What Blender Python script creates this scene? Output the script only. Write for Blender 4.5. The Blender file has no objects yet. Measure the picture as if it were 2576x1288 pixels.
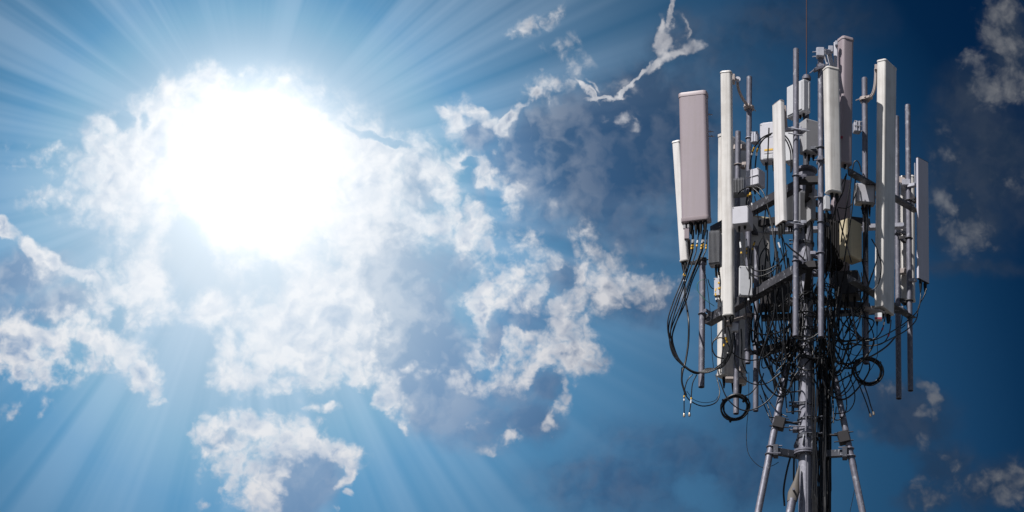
import bpy, bmesh, math, random
from mathutils import Vector, Matrix
R = math.radians
scene = bpy.context.scene
COL = scene.collection

# ------------------------------------------------------------------ camera
PITCH = R(25.0)                      # looking up at the mast head
PX = 2576.0                          # the measuring width used for angles below
HFOV = R(12.0)
F = PX / 2 / math.tan(HFOV / 2)
DIST = F / 251.0                     # 251 measured units per metre at the mast
CAM = Vector((0.0, -DIST * math.cos(PITCH), 1.6))
AX, AY = 2030.0, 644.0               # the mast axis in the picture
FW = Vector((0, math.cos(PITCH), math.sin(PITCH)))
UP = Vector((0, -math.sin(PITCH), math.cos(PITCH)))
RT = Vector((1, 0, 0))
cd = bpy.data.cameras.new("camera")
cam = bpy.data.objects.new("camera", cd)
COL.objects.link(cam)
cam.location = CAM
cam.rotation_euler = (math.pi / 2 + PITCH, 0, 0)
cd.sensor_fit = 'HORIZONTAL'
cd.angle = HFOV
cd.shift_x = -(AX - PX / 2) / PX
cd.clip_start = 0.5
cd.clip_end = 20000
scene.camera = cam

# ------------------------------------------------------------------ exposure
EXPO = 0.2
scene.view_settings.view_transform = 'Standard'
scene.view_settings.look = 'None'
scene.view_settings.exposure = EXPO
scene.view_settings.gamma = 1.0

# ------------------------------------------------------------------ sun
SUN = Vector((-0.40, -0.42, 0.815)).normalized()     # towards the sun
sd = bpy.data.lights.new("sun", 'SUN')
sd.energy = 5.0
sd.angle = R(0.5)
sd.color = (1.0, 0.978, 0.95)
so = bpy.data.objects.new("sun", sd)
COL.objects.link(so)
so.rotation_euler = SUN.to_track_quat('Z', 'Y').to_euler()
so.location = (-20, -20, 45)


def lin(c):
    c /= 255.0
    return c / 12.92 if c <= 0.04045 else ((c + 0.055) / 1.055) ** 2.4


def rgb(r, g, b, k=1.0):
    return (lin(r) * k, lin(g) * k, lin(b) * k, 1)


# ------------------------------------------------------------------ sky
# Directions are azimuth / elevation, in units of about half a degree, x to the east of the mast, y downwards.
EL0 = PITCH
KU = F / 100.0


def sky_xy(px, py):
    d = (FW + RT * ((px - AX) / F) + UP * ((AY - py) / F)).normalized()
    az = math.atan2(d.x, d.y)
    el = math.asin(d.z)
    return az * math.cos(EL0) * KU, -(el - EL0) * KU


# sunlit cloud puffs: x, y, half width, half height, turn, thickness
LIT = [
    # the bright bank round the sun
    (640, 440, 270, 190, 0, 1.0), (600, 280, 130, 60, 0, .85), (335, 425, 115, 125, 0, .98), (420, 330, 90, 70, 0, .95), (240, 420, 60, 70, 0, .7), (262, 325, 36, 34, 0, .7),
    (300, 470, 110, 70, 0, .8), (430, 240, 40, 42, 0, .9), (525, 205, 60, 40, 0, .9), (740, 300, 70, 55, 0, .75), (375, 300, 60, 60, 0, .9),
    (890, 430, 135, 100, 0, 1.1), (955, 460, 55, 100, 0, .95), (500, 560, 110, 80, 0, .8), (880, 560, 90, 90, 0, .9),
    (160, 485, 95, 30, -15, .62), (90, 430, 50, 20, 0, .5), (148, 378, 26, 18, 0, .58), (330, 545, 150, 40, 0, .6),
    (120, 420, 120, 40, 15, .45), (612, 174, 28, 16, 0, .55), (712, 210, 40, 20, 0, .52), (775, 245, 28, 45, -30, .42),
    (870, 342, 110, 12, 0, .6), (350, 600, 90, 40, 0, .5),
    # left edge rims and the left cloud
    (20, 584, 54, 18, 30, 1.0), (80, 622, 52, 20, 30, 1.05), (130, 655, 46, 22, 45, 1.0), (195, 690, 60, 15, 15, 1.05), (236, 712, 30, 18, 45, .95),
    (360, 728, 92, 82, 0, .9), (395, 640, 60, 60, 0, .75), (270, 765, 60, 62, 0, .8), (210, 832, 66, 62, 0, .82), (110, 690, 60, 30, 15, .5),
    (80, 884, 108, 78, 0, 1.05), (285, 885, 82, 42, 15, .95), (350, 925, 48, 40, 45, .95), (386, 968, 16, 40, 0, .8),
    (30, 1040, 28, 22, 0, .62), (122, 1025, 24, 16, -30, .5), (70, 985, 24, 12, 0, .45), (402, 1014, 18, 9, 0, .55), (335, 970, 20, 10, 0, .4),
    # the middle cloud under the sun
    (520, 780, 66, 46, 15, .95), (592, 800, 32, 24, 0, .85), (580, 865, 34, 60, 0, .8), (605, 945, 72, 40, 0, .95),
    (775, 812, 140, 128, 0, 1.2), (895, 812, 64, 62, 0, 1.05), (884, 690, 36, 78, 15, .85), (694, 925, 76, 60, 0, 1.0),
    (850, 895, 76, 58, 0, 1.0), (915, 945, 50, 44, 0, .9), (978, 992, 56, 46, 45, .9), (1018, 1048, 18, 28, -30, .7), (700, 980, 60, 20, 0, .7),
    (824, 1034, 22, 11, 0, .6), (780, 1034, 20, 10, 0, .55),
    # the lower cloud
    (664, 1078, 76, 38, 0, .95), (550, 1075, 60, 34, 0, .9), (575, 1140, 64, 58, 0, .85), (618, 1210, 48, 84, 0, .9), (482, 1072, 14, 22, -15, .6),
    (838, 1138, 62, 28, 15, 1.0), (700, 1120, 80, 50, 0, .85), (690, 1180, 60, 60, 0, .7), (884, 1180, 13, 38, 0, .9), (858, 1232, 32, 12, -45, .9), (770, 1088, 34, 26, 0, .85), (748, 1112, 54, 26, 0, .85),
    (655, 1230, 44, 70, 0, .9), (722, 1195, 18, 22, 0, .62), (876, 1252, 10, 9, 0, .6), (522, 1264, 12, 22, 30, .5), (565, 1268, 20, 14, 0, .5), (840, 1280, 14, 16, 0, .7),
    # wisps to its right
    (1030, 924, 16, 14, 0, .6), (1070, 952, 32, 11, -15, .55), (1126, 950, 17, 26, -30, .58), (915, 985, 14, 10, 0, .5),
    # centre clusters
    (1236, 730, 68, 68, 0, .88), (1216, 806, 17, 40, 0, .85), (1155, 785, 10, 16, 0, .6), (1200, 895, 30, 56, 0, .62), (1192, 962, 54, 28, 0, .6), (1266, 909, 36, 38, 0, .75),
    (1204, 1064, 24, 22, 0, .52), (1280, 1108, 24, 20, 0, .72), (1246, 1134, 38, 14, -15, .5),
    (1270, 719, 88, 62, 0, .86), (1228, 795, 32, 42, 0, .8), (1372, 728, 24, 22, 0, .75),
    (1507, 742, 135, 54, -15, .78), (1630, 734, 110, 42, 0, .55), (1432, 790, 78, 56, -45, .85), (1357, 884, 118, 64, 0, .95), (1425, 900, 42, 36, 0, .98),
    (1448, 940, 14, 28, 0, .8), (1316, 945, 58, 34, 0, .8), (1418, 1000, 24, 42, 15, .78), (1393, 1066, 15, 34, 15, .6), (1460, 690, 26, 60, 15, .65),
    (1287, 1106, 27, 20, 0, .7), (1255, 1128, 40, 14, 0, .45),
    # the clusters right of the sun
    (926, 440, 82, 76, 0, 1.0), (1038, 382, 54, 42, -15, .9), (1084, 425, 46, 42, 30, .85), (1124, 482, 28, 60, -15, .85), (1146, 528, 18, 24, 0, .75),
    (1149, 312, 27, 58, 0, .9), (1119, 277, 20, 13, 30, .82), (1174, 280, 36, 17, 30, .85), (1232, 313, 42, 16, 30, .8), (1272, 304, 44, 13, -45, .85),
    (1150, 396, 34, 20, 15, .85), (1200, 412, 46, 20, 45, .85), (1228, 442, 34, 22, 0, .85), (1278, 495, 16, 46, -15, .72), (1250, 362, 12, 30, 0, .55),
    (1064, 510, 13, 13, 0, .72), (1058, 553, 74, 26, 15, .8), (1108, 548, 44, 26, 0, .72), (1194, 542, 22, 52, -30, .85), (1190, 600, 58, 58, 0, .82), (1236, 618, 24, 46, -15, .75),
    (1044, 600, 70, 26, 0, .6), (1222, 592, 30, 50, 0, .6),
    # high wisps and the silver rim
    (1330, 72, 50, 24, -15, .58), (1402, 42, 30, 26, 0, .5), (1300, 98, 20, 6, -30, .5), (1422, 146, 58, 28, 15, .46), (1447, 105, 18, 20, 0, .36),
    (1382, 212, 52, 24, -15, .85), (1352, 226, 18, 16, 0, .85), (1384, 240, 26, 14, 0, .55), (1400, 188, 12, 12, 0, .6),
    (1474, 226, 40, 6, 45, .9), (1486, 212, 24, 5, 45, .7), (1524, 248, 42, 4.5, 0, .95), (1562, 237, 36, 5, -30, .95), (1606, 201, 50, 4, -45, .95),
    (1655, 172, 34, 10, -30, .95), (1702, 146, 46, 10, -30, .98), (1737, 121, 23, 16, 0, .92), (1664, 84, 9, 36, 0, .92), (1674, 122, 15, 34, -15, .88),
    (1690, 30, 7, 44, 15, .9), (1720, 78, 4, 28, 0, .7), (1705, 95, 22, 50, 0, .42), (1545, 222, 66, 20, 0, .36), (1565, 300, 38, 20, 0, .6), (1600, 292, 20, 10, 0, .25),
    (1296, 272, 12, 26, 15, .72), (1322, 256, 34, 6, -30, .65), (1247, 366, 12, 28, 0, .55), (1288, 476, 25, 34, 0, .68), (1282, 536, 24, 22, 0, .52),
    (1327, 610, 38, 34, 0, .55), (1472, 600, 40, 42, 0, .6), (1388, 520, 34, 22, 0, .3), (1375, 660, 40, 30, 0, .5), (1500, 645, 60, 40, 0, .55),
    # the dim clouds beyond the mast
    (2527, 40, 60, 70, 0, .8), (2548, 125, 70, 66, 0, .85), (2462, 178, 70, 36, 30, .8), (2520, 214, 62, 44, 0, .9), (2498, 250, 40, 20, 0, .7),
    (2372, 375, 50, 60, 0, .5), (2550, 465, 50, 30, 0, .42), (2388, 525, 56, 48, 0, .66), (2427, 592, 74, 50, 30, .68), (2437, 335, 30, 16, 0, .34),
    (2337, 975, 22, 12, 30, .78), (2356, 1004, 12, 36, 0, .78), (2338, 1040, 28, 13, 0, .76), (2322, 1104, 18, 18, 0, .58), (2308, 1128, 12, 10, 0, .52),
    (2215, 985, 60, 20, 0, .5), (2157, 1060, 34, 36, 0, .5), (2255, 965, 24, 10, 0, .5), (2360, 1150, 16, 16, 0, .4),
    (2400, 1176, 18, 22, 0, .54), (2510, 1198, 100, 30, -15, .72), (2540, 1240, 70, 28, 0, .68), (2455, 1216, 74, 18, 0, .62), (2330, 1240, 40, 40, 0, .6), (2540, 1160, 50, 14, -30, .46),
]
# clear gaps that eat into the puffs
HOLE = [
    (195, 880, 34, 30, 0, .4), (120, 812, 34, 16, 0, .4), (310, 800, 18, 40, 0, .5), (1372, 972, 40, 40, 0, .9), (1408, 700, 36, 30, 0, .8), (1150, 700, 60, 60, 0, .5),
    (1204, 350, 44, 34, 0, .6), (1176, 402, 20, 12, 15, .5), (1232, 850, 20, 60, 15, .7), (790, 1215, 60, 40, 0, .6), (790, 1262, 60, 40, 0, .8), (950, 345, 80, 10, 15, .6),
    (890, 1000, 40, 34, 0, .5), (704, 932, 50, 26, 0, .35), (575, 1100, 30, 22, 0, .5), (90, 890, 40, 20, 0, .3), (1310, 815, 60, 20, 0, .45), (460, 645, 60, 110, 0, .7), (680, 720, 60, 60, 0, .5), (830, 1235, 40, 30, 0, .5),
    (1480, 255, 20, 6, 0, .0), (2425, 545, 18, 20, 0, .5), (2488, 150, 30, 14, 30, .5), (300, 300, 30, 26, 0, .6), (360, 290, 16, 26, 0, .6),
]
# shaded cloud bodies
SHADE = [
    (2010, 60, 220, 90, 0, .5), (1700, 470, 150, 120, 0, .5), (1980, 900, 160, 120, 0, .45),
    (1480, 400, 230, 160, 0, 1.15), (1640, 330, 190, 160, 0, 1.0), (1350, 400, 90, 130, 0, 1.0), (1560, 560, 160, 90, 0, .6), (2450, 450, 150, 200, 0, .6),
    (60, 690, 130, 66, -15, .8), (150, 760, 110, 50, -15, .8), (20, 770, 60, 40, 0, .5),
    (765, 1205, 92, 92, 0, 1.15), (800, 1160, 70, 36, 0, .9), (730, 1250, 70, 60, 0, 1.0), (560, 1100, 50, 34, 0, .6),
    (1010, 790, 140, 200, -15, .95), (970, 600, 90, 80, 0, .8), (1095, 985, 140, 100, 30, .95), (1080, 880, 110, 110, 0, .9), (1200, 1060, 120, 80, 15, .7),
    (1045, 465, 60, 66, 0, .7), (1204, 345, 52, 44, 0, .85), (1260, 430, 70, 120, 0, .5), (1140, 680, 80, 80, 0, .6),
    (1332, 1058, 86, 60, 0, .8), (1372, 972, 50, 44, 0, .8), (1340, 800, 110, 60, 0, .6), (1290, 980, 80, 60, 0, .6), (1430, 540, 180, 90, 0, .5), (1410, 690, 60, 50, 0, .6), (1232, 860, 26, 70, 15, .8),
    (1420, 290, 130, 56, -15, .55), (1560, 280, 140, 60, 0, .45), (1700, 110, 60, 90, 15, .55), (1830, 160, 160, 110, 30, .4),
    (1560, 1220, 240, 100, 0, .55), (1760, 1150, 260, 70, 15, .5), (1900, 1180, 160, 90, 0, .5), (1600, 760, 160, 60, 0, .6),
    (1950, 1080, 150, 110, 0, .55), (1830, 1230, 160, 60, 0, .5), (2450, 230, 110, 80, 0, .6), (2540, 120, 70, 130, 0, .8), (2480, 360, 150, 110, 0, .6), (2420, 560, 120, 90, 15, .65), (2560, 420, 80, 140, 0, .5), (2447, 676, 140, 26, 0, .5),
    (2272, 1050, 120, 90, 0, .75), (2200, 1010, 90, 60, 0, .6), (2380, 1180, 120, 70, 30, .6), (2510, 1215, 120, 60, -15, .7), (2330, 1250, 80, 50, 0, .6), (1640, 640, 120, 60, 0, .35),
]
GAP = [(1772, 1236, 70, 44, 15, .45), (2200, 1180, 90, 60, 0, .4), (1250, 500, 30, 50, 0, .8)]

world = bpy.data.worlds.new("World")
scene.world = world
world.use_nodes = True
NT = world.node_tree
NT.nodes.clear()


class NB:
    """short spellings for shader nodes"""

    def __init__(s, nt):
        s.nt = nt

    def put(s, sock, v):
        if v is None:
            return
        if isinstance(v, bpy.types.NodeSocket):
            s.nt.links.new(v, sock)
        else:
            sock.default_value = v

    def m(s, op, a, b=None, c=None, clamp=False):
        n = s.nt.nodes.new('ShaderNodeMath')
        n.operation = op
        n.use_clamp = clamp
        for i, v in enumerate((a, b, c)):
            s.put(n.inputs[i], v)
        return n.outputs[0]

    def v(s, op, a, b=None, c=None, scale=None, out=0):
        n = s.nt.nodes.new('ShaderNodeVectorMath')
        n.operation = op
        for i, x in enumerate((a, b, c)):
            s.put(n.inputs[i], x)
        if scale is not None:
            s.put(n.inputs['Scale'], scale)
        return n.outputs['Value'] if op in ('LENGTH', 'DOT_PRODUCT', 'DISTANCE') else n.outputs[0]

    def noise(s, vec, scale, detail=4, rough=.55, dist=0, dims='2D', out='Fac'):
        n = s.nt.nodes.new('ShaderNodeTexNoise')
        n.noise_dimensions = dims
        s.put(n.inputs['Vector'], vec)
        n.inputs['Scale'].default_value = scale
        n.inputs['Detail'].default_value = detail
        n.inputs['Roughness'].default_value = rough
        n.inputs['Distortion'].default_value = dist
        return n.outputs[out]

    def smooth(s, x, lo, hi, a=0.0, b=1.0):
        n = s.nt.nodes.new('ShaderNodeMapRange')
        n.interpolation_type = 'SMOOTHSTEP'
        s.put(n.inputs[0], x)
        for i, q in enumerate((lo, hi, a, b)):
            n.inputs[i + 1].default_value = q
        return n.outputs[0]

    def ramp(s, x, stops):
        n = s.nt.nodes.new('ShaderNodeValToRGB')
        s.put(n.inputs[0], x)
        e = n.color_ramp.elements
        while len(e) < len(stops):
            e.new(0.5)
        for el, (p, c) in zip(e, stops):
            el.position = p
        for el, (p, c) in zip(e, stops):
            el.color = c
        return n.outputs[0]

    def mix(s, f, a, b, mode='MIX'):
        n = s.nt.nodes.new('ShaderNodeMix')
        n.data_type = 'RGBA'
        n.blend_type = mode
        n.clamp_factor = True
        s.put(n.inputs[0], f)
        s.put(n.inputs[6], a)
        s.put(n.inputs[7], b)
        return n.outputs[2]


def build_sky():
    b = NB(NT)
    tc = NT.nodes.new('ShaderNodeTexCoord')
    d = b.v('NORMALIZE', tc.outputs['Generated'])
    sp = NT.nodes.new('ShaderNodeSeparateXYZ')
    b.put(sp.inputs[0], d)
    az = b.m('ARCTAN2', sp.outputs[0], sp.outputs[1])
    el = b.m('ARCSINE', sp.outputs[2])
    x = b.m('MULTIPLY', az, math.cos(EL0) * KU)
    y = b.m('MULTIPLY_ADD', el, -KU, EL0 * KU)
    cb = NT.nodes.new('ShaderNodeCombineXYZ')
    b.put(cb.inputs[0], x)
    b.put(cb.inputs[1], y)
    p = cb.outputs[0]
    sx, sy = sky_xy(635, 415)
    w = b.v('SUBTRACT', p, (sx, sy, 0))
    r = b.m('MULTIPLY', b.v('LENGTH', w), 100 / 2600.0)            # 0..1 across the view
    wy = b.v('DOT_PRODUCT', w, (0, 1, 0))
    wx = b.v('DOT_PRODUCT', w, (1, 0, 0))
    tilt = b.smooth(wx, 2, 12, -.3 * 100 / 2600, -.44 * 100 / 2600)
    rr = b.m('MULTIPLY_ADD', wy, tilt, r)
    K = 1 / 2 ** EXPO
    base = b.ramp(rr, [(q / 2600, rgb(*c, K)) for q, c in SKY_RAMP])
    litc = b.ramp(r, [(q / 2600, rgb(*c, K)) for q, c in LIT_RAMP])
    shc = b.ramp(rr, [(q / 2600, rgb(*c, K)) for q, c in SHADE_RAMP])
    # rays fanning out of the sun between the clouds
    ang = b.v('NORMALIZE', w)
    r1 = b.noise(b.v('ADD', ang, (4.3, 1.7, 0)), 3.2, 1, .5)
    r2 = b.noise(b.v('ADD', ang, (9.3, 6.1, 0)), 14.0, 2, .55)
    ray = b.m('MULTIPLY_ADD', r2, .75, b.m('MULTIPLY', r1, .4))      # about 0.3 .. 0.85
    ray = b.smooth(ray, .36, .8)
    ray = b.m('MULTIPLY', ray, b.smooth(r1, .36, .6, .25, 1))
    far = b.m('MULTIPLY', b.smooth(r, .06, .2), b.smooth(r, .2, .54, 1, 0))
    # cloud fields
    n0 = b.noise(p, .55, 2, .5, out='Color')
    n1 = b.noise(p, 2.6, 4, .52, out='Color')
    q = b.v('MULTIPLY_ADD', b.v('SUBTRACT', n0, (.5, .5, .5)), (.55, .55, 0), p)
    q = b.v('MULTIPLY_ADD', b.v('SUBTRACT', n1, (.5, .5, .5)), (.3, .3, 0), q)
    cache = {}
    for deg in sorted({bl[4] for bl in LIT + HOLE + SHADE + GAP}):
        if deg == 0:
            cache[deg] = q
            continue
        c, s_ = math.cos(R(deg)), math.sin(R(deg))
        cc = NT.nodes.new('ShaderNodeCombineXYZ')
        b.put(cc.inputs[0], b.v('DOT_PRODUCT', q, (c, s_, 0)))
        b.put(cc.inputs[1], b.v('DOT_PRODUCT', q, (-s_, c, 0)))
        cache[deg] = cc.outputs[0]

    def field(blobs, soft, wide):
        acc = None
        for (px, py, rx, ry, deg, amp) in blobs:
            cx, cy = sky_xy(px, py)
            c, s_ = math.cos(R(deg)), math.sin(R(deg))
            ux, uy = cx * c + cy * s_, -cx * s_ + cy * c
            ix, iy = 100 / (rx * wide), 100 / (ry * wide)
            t = b.v('MULTIPLY_ADD', cache[deg], (ix, iy, 0), (-ux * ix, -uy * iy, 0))
            t = b.v('DOT_PRODUCT', t, t)
            t = b.m('MULTIPLY_ADD', t, -amp, amp)
            acc = b.m('MAXIMUM', t, 0.0) if acc is None else b.m('SMOOTH_MAX', acc, t, soft)
        return acc

    fl = field(LIT, .26, 1.72)
    fh = field(HOLE, .1, 1.3)
    fs = field(SHADE, .3, 1.3)
    fg = field(GAP, .1, 1.3)
    k1 = b.noise(p, .95, 7, .53, .25)
    sun_dir = b.v('NORMALIZE', b.v('SCALE', w, scale=-1.0))
    k4 = b.noise(q, 1.5, 3, .5)
    k5 = b.noise(b.v('MULTIPLY_ADD', sun_dir, (.2, .2, 0), q), 1.5, 3, .5)
    k6 = b.noise(b.v('ADD', q, (5, 8, 0)), .8, 3, .55)
    k3 = b.noise(b.v('ADD', p, (31, 17, 0)), 2.1, 6, .55, .2)
    vo = NT.nodes.new('ShaderNodeTexVoronoi')
    vo.voronoi_dimensions = '2D'
    vo.feature = 'SMOOTH_F1'
    vo.inputs['Scale'].default_value = 2.6
    vo.inputs['Detail'].default_value = 2.0
    vo.inputs['Roughness'].default_value = .55
    vo.inputs['Smoothness'].default_value = .35
    b.put(vo.inputs['Vector'], q)
    bil = b.m('MULTIPLY_ADD', vo.outputs['Distance'], -1.6, 1.0)      # rounded billows
    er = b.m('MULTIPLY_ADD', k1, 1.25, b.m('MULTIPLY_ADD', k3, .8, -.5 * 2.05))
    er = b.m('MULTIPLY_ADD', b.m('SUBTRACT', bil, .3), .26, er)
    edge = b.m('MULTIPLY', b.smooth(fl, .05, .5), b.smooth(r, .1, .27, .5, 1))
    tl = b.m('SUBTRACT', b.m('MULTIPLY_ADD', er, edge, fl), fh)
    tl = b.m('MULTIPLY', tl, b.smooth(r, .5, .7, 1, .74))
    al = b.smooth(tl, .12, .86)
    ts = b.m('SUBTRACT', b.m('MULTIPLY_ADD', er, b.smooth(fs, 0, .5, 0, .26), fs), fg)
    as_ = b.smooth(ts, -.05, .75, 0, .95)
    # the side of each puff turned to the sun is the brighter one
    rel = b.m('MULTIPLY_ADD', b.m('SUBTRACT', k4, k5), 1.5, .9)
    thick = b.m('MULTIPLY', b.smooth(tl, .5, 1.25), b.smooth(k6, .36, .66, 0, .75))
    lit = b.m('SUBTRACT', rel, thick, clamp=True)
    puff = b.mix(lit, shc, litc)
    # soft mottling inside the shaded cloud bodies
    mot = b.m('MULTIPLY_ADD', b.m('SUBTRACT', k1, .5), .7, b.m('MULTIPLY_ADD', b.m('SUBTRACT', k4, k5), .8, b.m('MULTIPLY_ADD', b.m('SUBTRACT', k6, .5), 1.0, .12)))
    mot = b.m('MINIMUM', b.m('MAXIMUM', mot, 0.0), .36)
    mot = b.m('MULTIPLY', mot, b.smooth(r, .22, .36, 1, .22))
    body = b.mix(mot, b.v('SCALE', shc, scale=.93), litc)
    sky = b.mix(b.m('MULTIPLY', far, b.m('MULTIPLY', ray, .19)), base, rgb(196, 214, 232, K))
    dark = b.m('MULTIPLY_ADD', b.m('MULTIPLY', far, b.m('SUBTRACT', 1.0, ray)), -.05, 1.0)
    sky = b.v('SCALE', sky, scale=dark)
    sky = b.mix(as_, sky, body)
    sky = b.mix(b.m('MULTIPLY', al, .97), sky, puff)
    sky = b.mix(b.m('MULTIPLY', far, b.m('MULTIPLY', ray, .07)), sky, rgb(205, 220, 236, K))
    # glare of the sun behind the thin bright bank
    g = b.m('EXPONENT', b.m('MULTIPLY', b.m('POWER', b.m('MULTIPLY', r, 2600 / 168.0), 2.0), -1.0))
    g2 = b.m('EXPONENT', b.m('MULTIPLY', r, -2600 / 210.0))
    gl = b.m('MULTIPLY_ADD', g, .6, b.m('MULTIPLY', g2, .15))
    sky = b.v('ADD', sky, b.v('SCALE', rgb(255, 252, 246)[:3], scale=gl))
    # the rest of the sky, away from the clouds
    st = NT.nodes.new('ShaderNodeTexSky')
    st.sky_type = 'NISHITA'
    st.sun_disc = False
    st.sun_elevation = math.asin(SUN.z)
    st.sun_rotation = math.atan2(SUN.x, SUN.y)
    st.altitude = 200
    st.dust_density = .6
    st.ozone_density = 1.5
    rest = b.v('SCALE', st.outputs[0], scale=NISHITA)
    bank = b.smooth(b.noise(d, 2.2, 5, .6, .3, dims='3D'), .44, .62)
    rest = b.mix(b.m('MULTIPLY', bank, .8), rest, (.045, .042, .048, 1))  # grey cloud added out of view to make ambient light dimmer and less blue
    sky = b.mix(b.smooth(r, .95, 2.2), sky, rest)
    bg = NT.nodes.new('ShaderNodeBackground')
    b.put(bg.inputs[0], sky)
    out = NT.nodes.new('ShaderNodeOutputWorld')
    NT.links.new(bg.outputs[0], out.inputs[0])
    world.cycles.sampling_method = 'MANUAL'
    world.cycles.sample_map_resolution = 512


NISHITA = 0.05
SKY_RAMP = [(0, (215, 230, 242)), (230, (206, 223, 238)), (310, (180, 207, 229)), (400, (155, 191, 218)), (500, (126, 176, 209)), (600, (94, 154, 197)), (740, (78, 134, 176)), (930, (66, 114, 153)),
            (1150, (55, 98, 134)), (1400, (36, 78, 114)), (1600, (25, 64, 100)), (1760, (13, 49, 83)), (1900, (4, 36, 69)), (2050, (2, 32, 65)), (2600, (3, 34, 66))]
LIT_RAMP = [(0, (255, 254, 252)), (200, (250, 251, 252)), (300, (243, 246, 250)), (420, (239, 243, 248)), (700, (232, 233, 236)), (900, (214, 214, 218)), (1100, (192, 192, 197)), (1350, (138, 144, 154)),
            (1600, (102, 109, 121)), (1900, (114, 116, 121)), (2600, (102, 105, 111))]
SHADE_RAMP = [(0, (232, 239, 246)), (230, (212, 224, 238)), (400, (166, 190, 215)), (530, (130, 161, 196)), (620, (110, 145, 184)), (720, (84, 120, 160)), (800, (62, 97, 136)), (900, (53, 88, 127)),
              (1000, (47, 80, 117)), (1200, (42, 71, 104)), (1500, (36, 59, 87)), (1800, (40, 56, 78)), (2600, (36, 50, 70))]
build_sky()


# ------------------------------------------------------------------ materials
def new_mat(name):
    m = bpy.data.materials.new(name)
    m.use_nodes = True
    nt = m.node_tree
    return m, NB(nt), nt.nodes['Principled BSDF'], nt


def dull(m, k):
    m.node_tree.nodes['Principled BSDF'].inputs['Specular IOR Level'].default_value = k
    return m


def obj_coord(nt, sc=(1, 1, 1)):
    tc = nt.nodes.new('ShaderNodeTexCoord')
    mp = nt.nodes.new('ShaderNodeMapping')
    mp.inputs['Scale'].default_value = sc
    nt.links.new(tc.outputs['Object'], mp.inputs[0])
    return mp.outputs[0]


def mat_plastic(name, col, rough=.45, streak=.25, dirt=(.25, .2, .15), speck=.0):
    """weathered moulded plastic: faint vertical rain streaks and blotches"""
    m, b, p, nt = new_mat(name)
    st = b.noise(obj_coord(nt, (26, 26, .9)), 1.0, 4, .6, dims='3D')
    bl = b.noise(obj_coord(nt), 5.0, 5, .6, dims='3D')
    f = b.m('MULTIPLY', b.smooth(b.m('MULTIPLY_ADD', st, .6, b.m('MULTIPLY', bl, .4)), .43, .62), streak)
    p.inputs['Roughness'].default_value = rough
    b.put(p.inputs['Base Color'], b.mix(f, (*col, 1), (*[c * .5 + d * .35 for c, d in zip(col, dirt)], 1)))
    b.put(p.inputs['Roughness'], b.m('MULTIPLY_ADD', bl, .2, rough - .1))
    bu = nt.nodes.new('ShaderNodeBump')
    bu.inputs['Strength'].default_value = .06
    bu.inputs['Distance'].default_value = .004
    b.put(bu.inputs['Height'], b.noise(obj_coord(nt), 60, 3, .6, dims='3D'))
    nt.links.new(bu.outputs[0], p.inputs['Normal'])
    return m


def mat_galv(name, c0=(.125, .123, .155), c1=(.23, .227, .275), metallic=.3, rough=.52):
    """galvanised steel with spangle and pale chalky spots"""
    m, b, p, nt = new_mat(name)
    vo = nt.nodes.new('ShaderNodeTexVoronoi')
    vo.inputs['Scale'].default_value = 45
    nt.links.new(obj_coord(nt, (1, 1, .6)), vo.inputs['Vector'])
    sx = nt.nodes.new('ShaderNodeSeparateColor')
    nt.links.new(vo.outputs['Color'], sx.inputs[0])
    bl = b.noise(obj_coord(nt, (1, 1, .35)), 9, 5, .65, dims='3D')
    col = b.mix(b.m('MULTIPLY_ADD', sx.outputs[0], .5, b.m('MULTIPLY', bl, .5)), (*c0, 1), (*c1, 1))
    sp = b.smooth(b.noise(obj_coord(nt, (1, 1, .6)), 30, 4, .6, .6, dims='3D'), .585, .66)
    col = b.mix(b.m('MULTIPLY', sp, .7), col, (.40, .405, .44, 1))
    p.inputs['Metallic'].default_value = metallic
    b.put(p.inputs['Base Color'], col)
    b.put(p.inputs['Roughness'], b.m('MULTIPLY_ADD', bl, .35, rough - .17))
    return m


def mat_paint(name, col, rough=.4, metallic=0.0, wear=.25):
    m, b, p, nt = new_mat(name)
    bl = b.noise(obj_coord(nt), 14, 5, .65, dims='3D')
    f = b.m('MULTIPLY', b.smooth(bl, .45, .75), wear)
    b.put(p.inputs['Base Color'], b.mix(f, (*col, 1), (*[c * .55 for c in col], 1)))
    p.inputs['Metallic'].default_value = metallic
    b.put(p.inputs['Roughness'], b.m('MULTIPLY_ADD', bl, .25, rough - .1))
    return m


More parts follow.
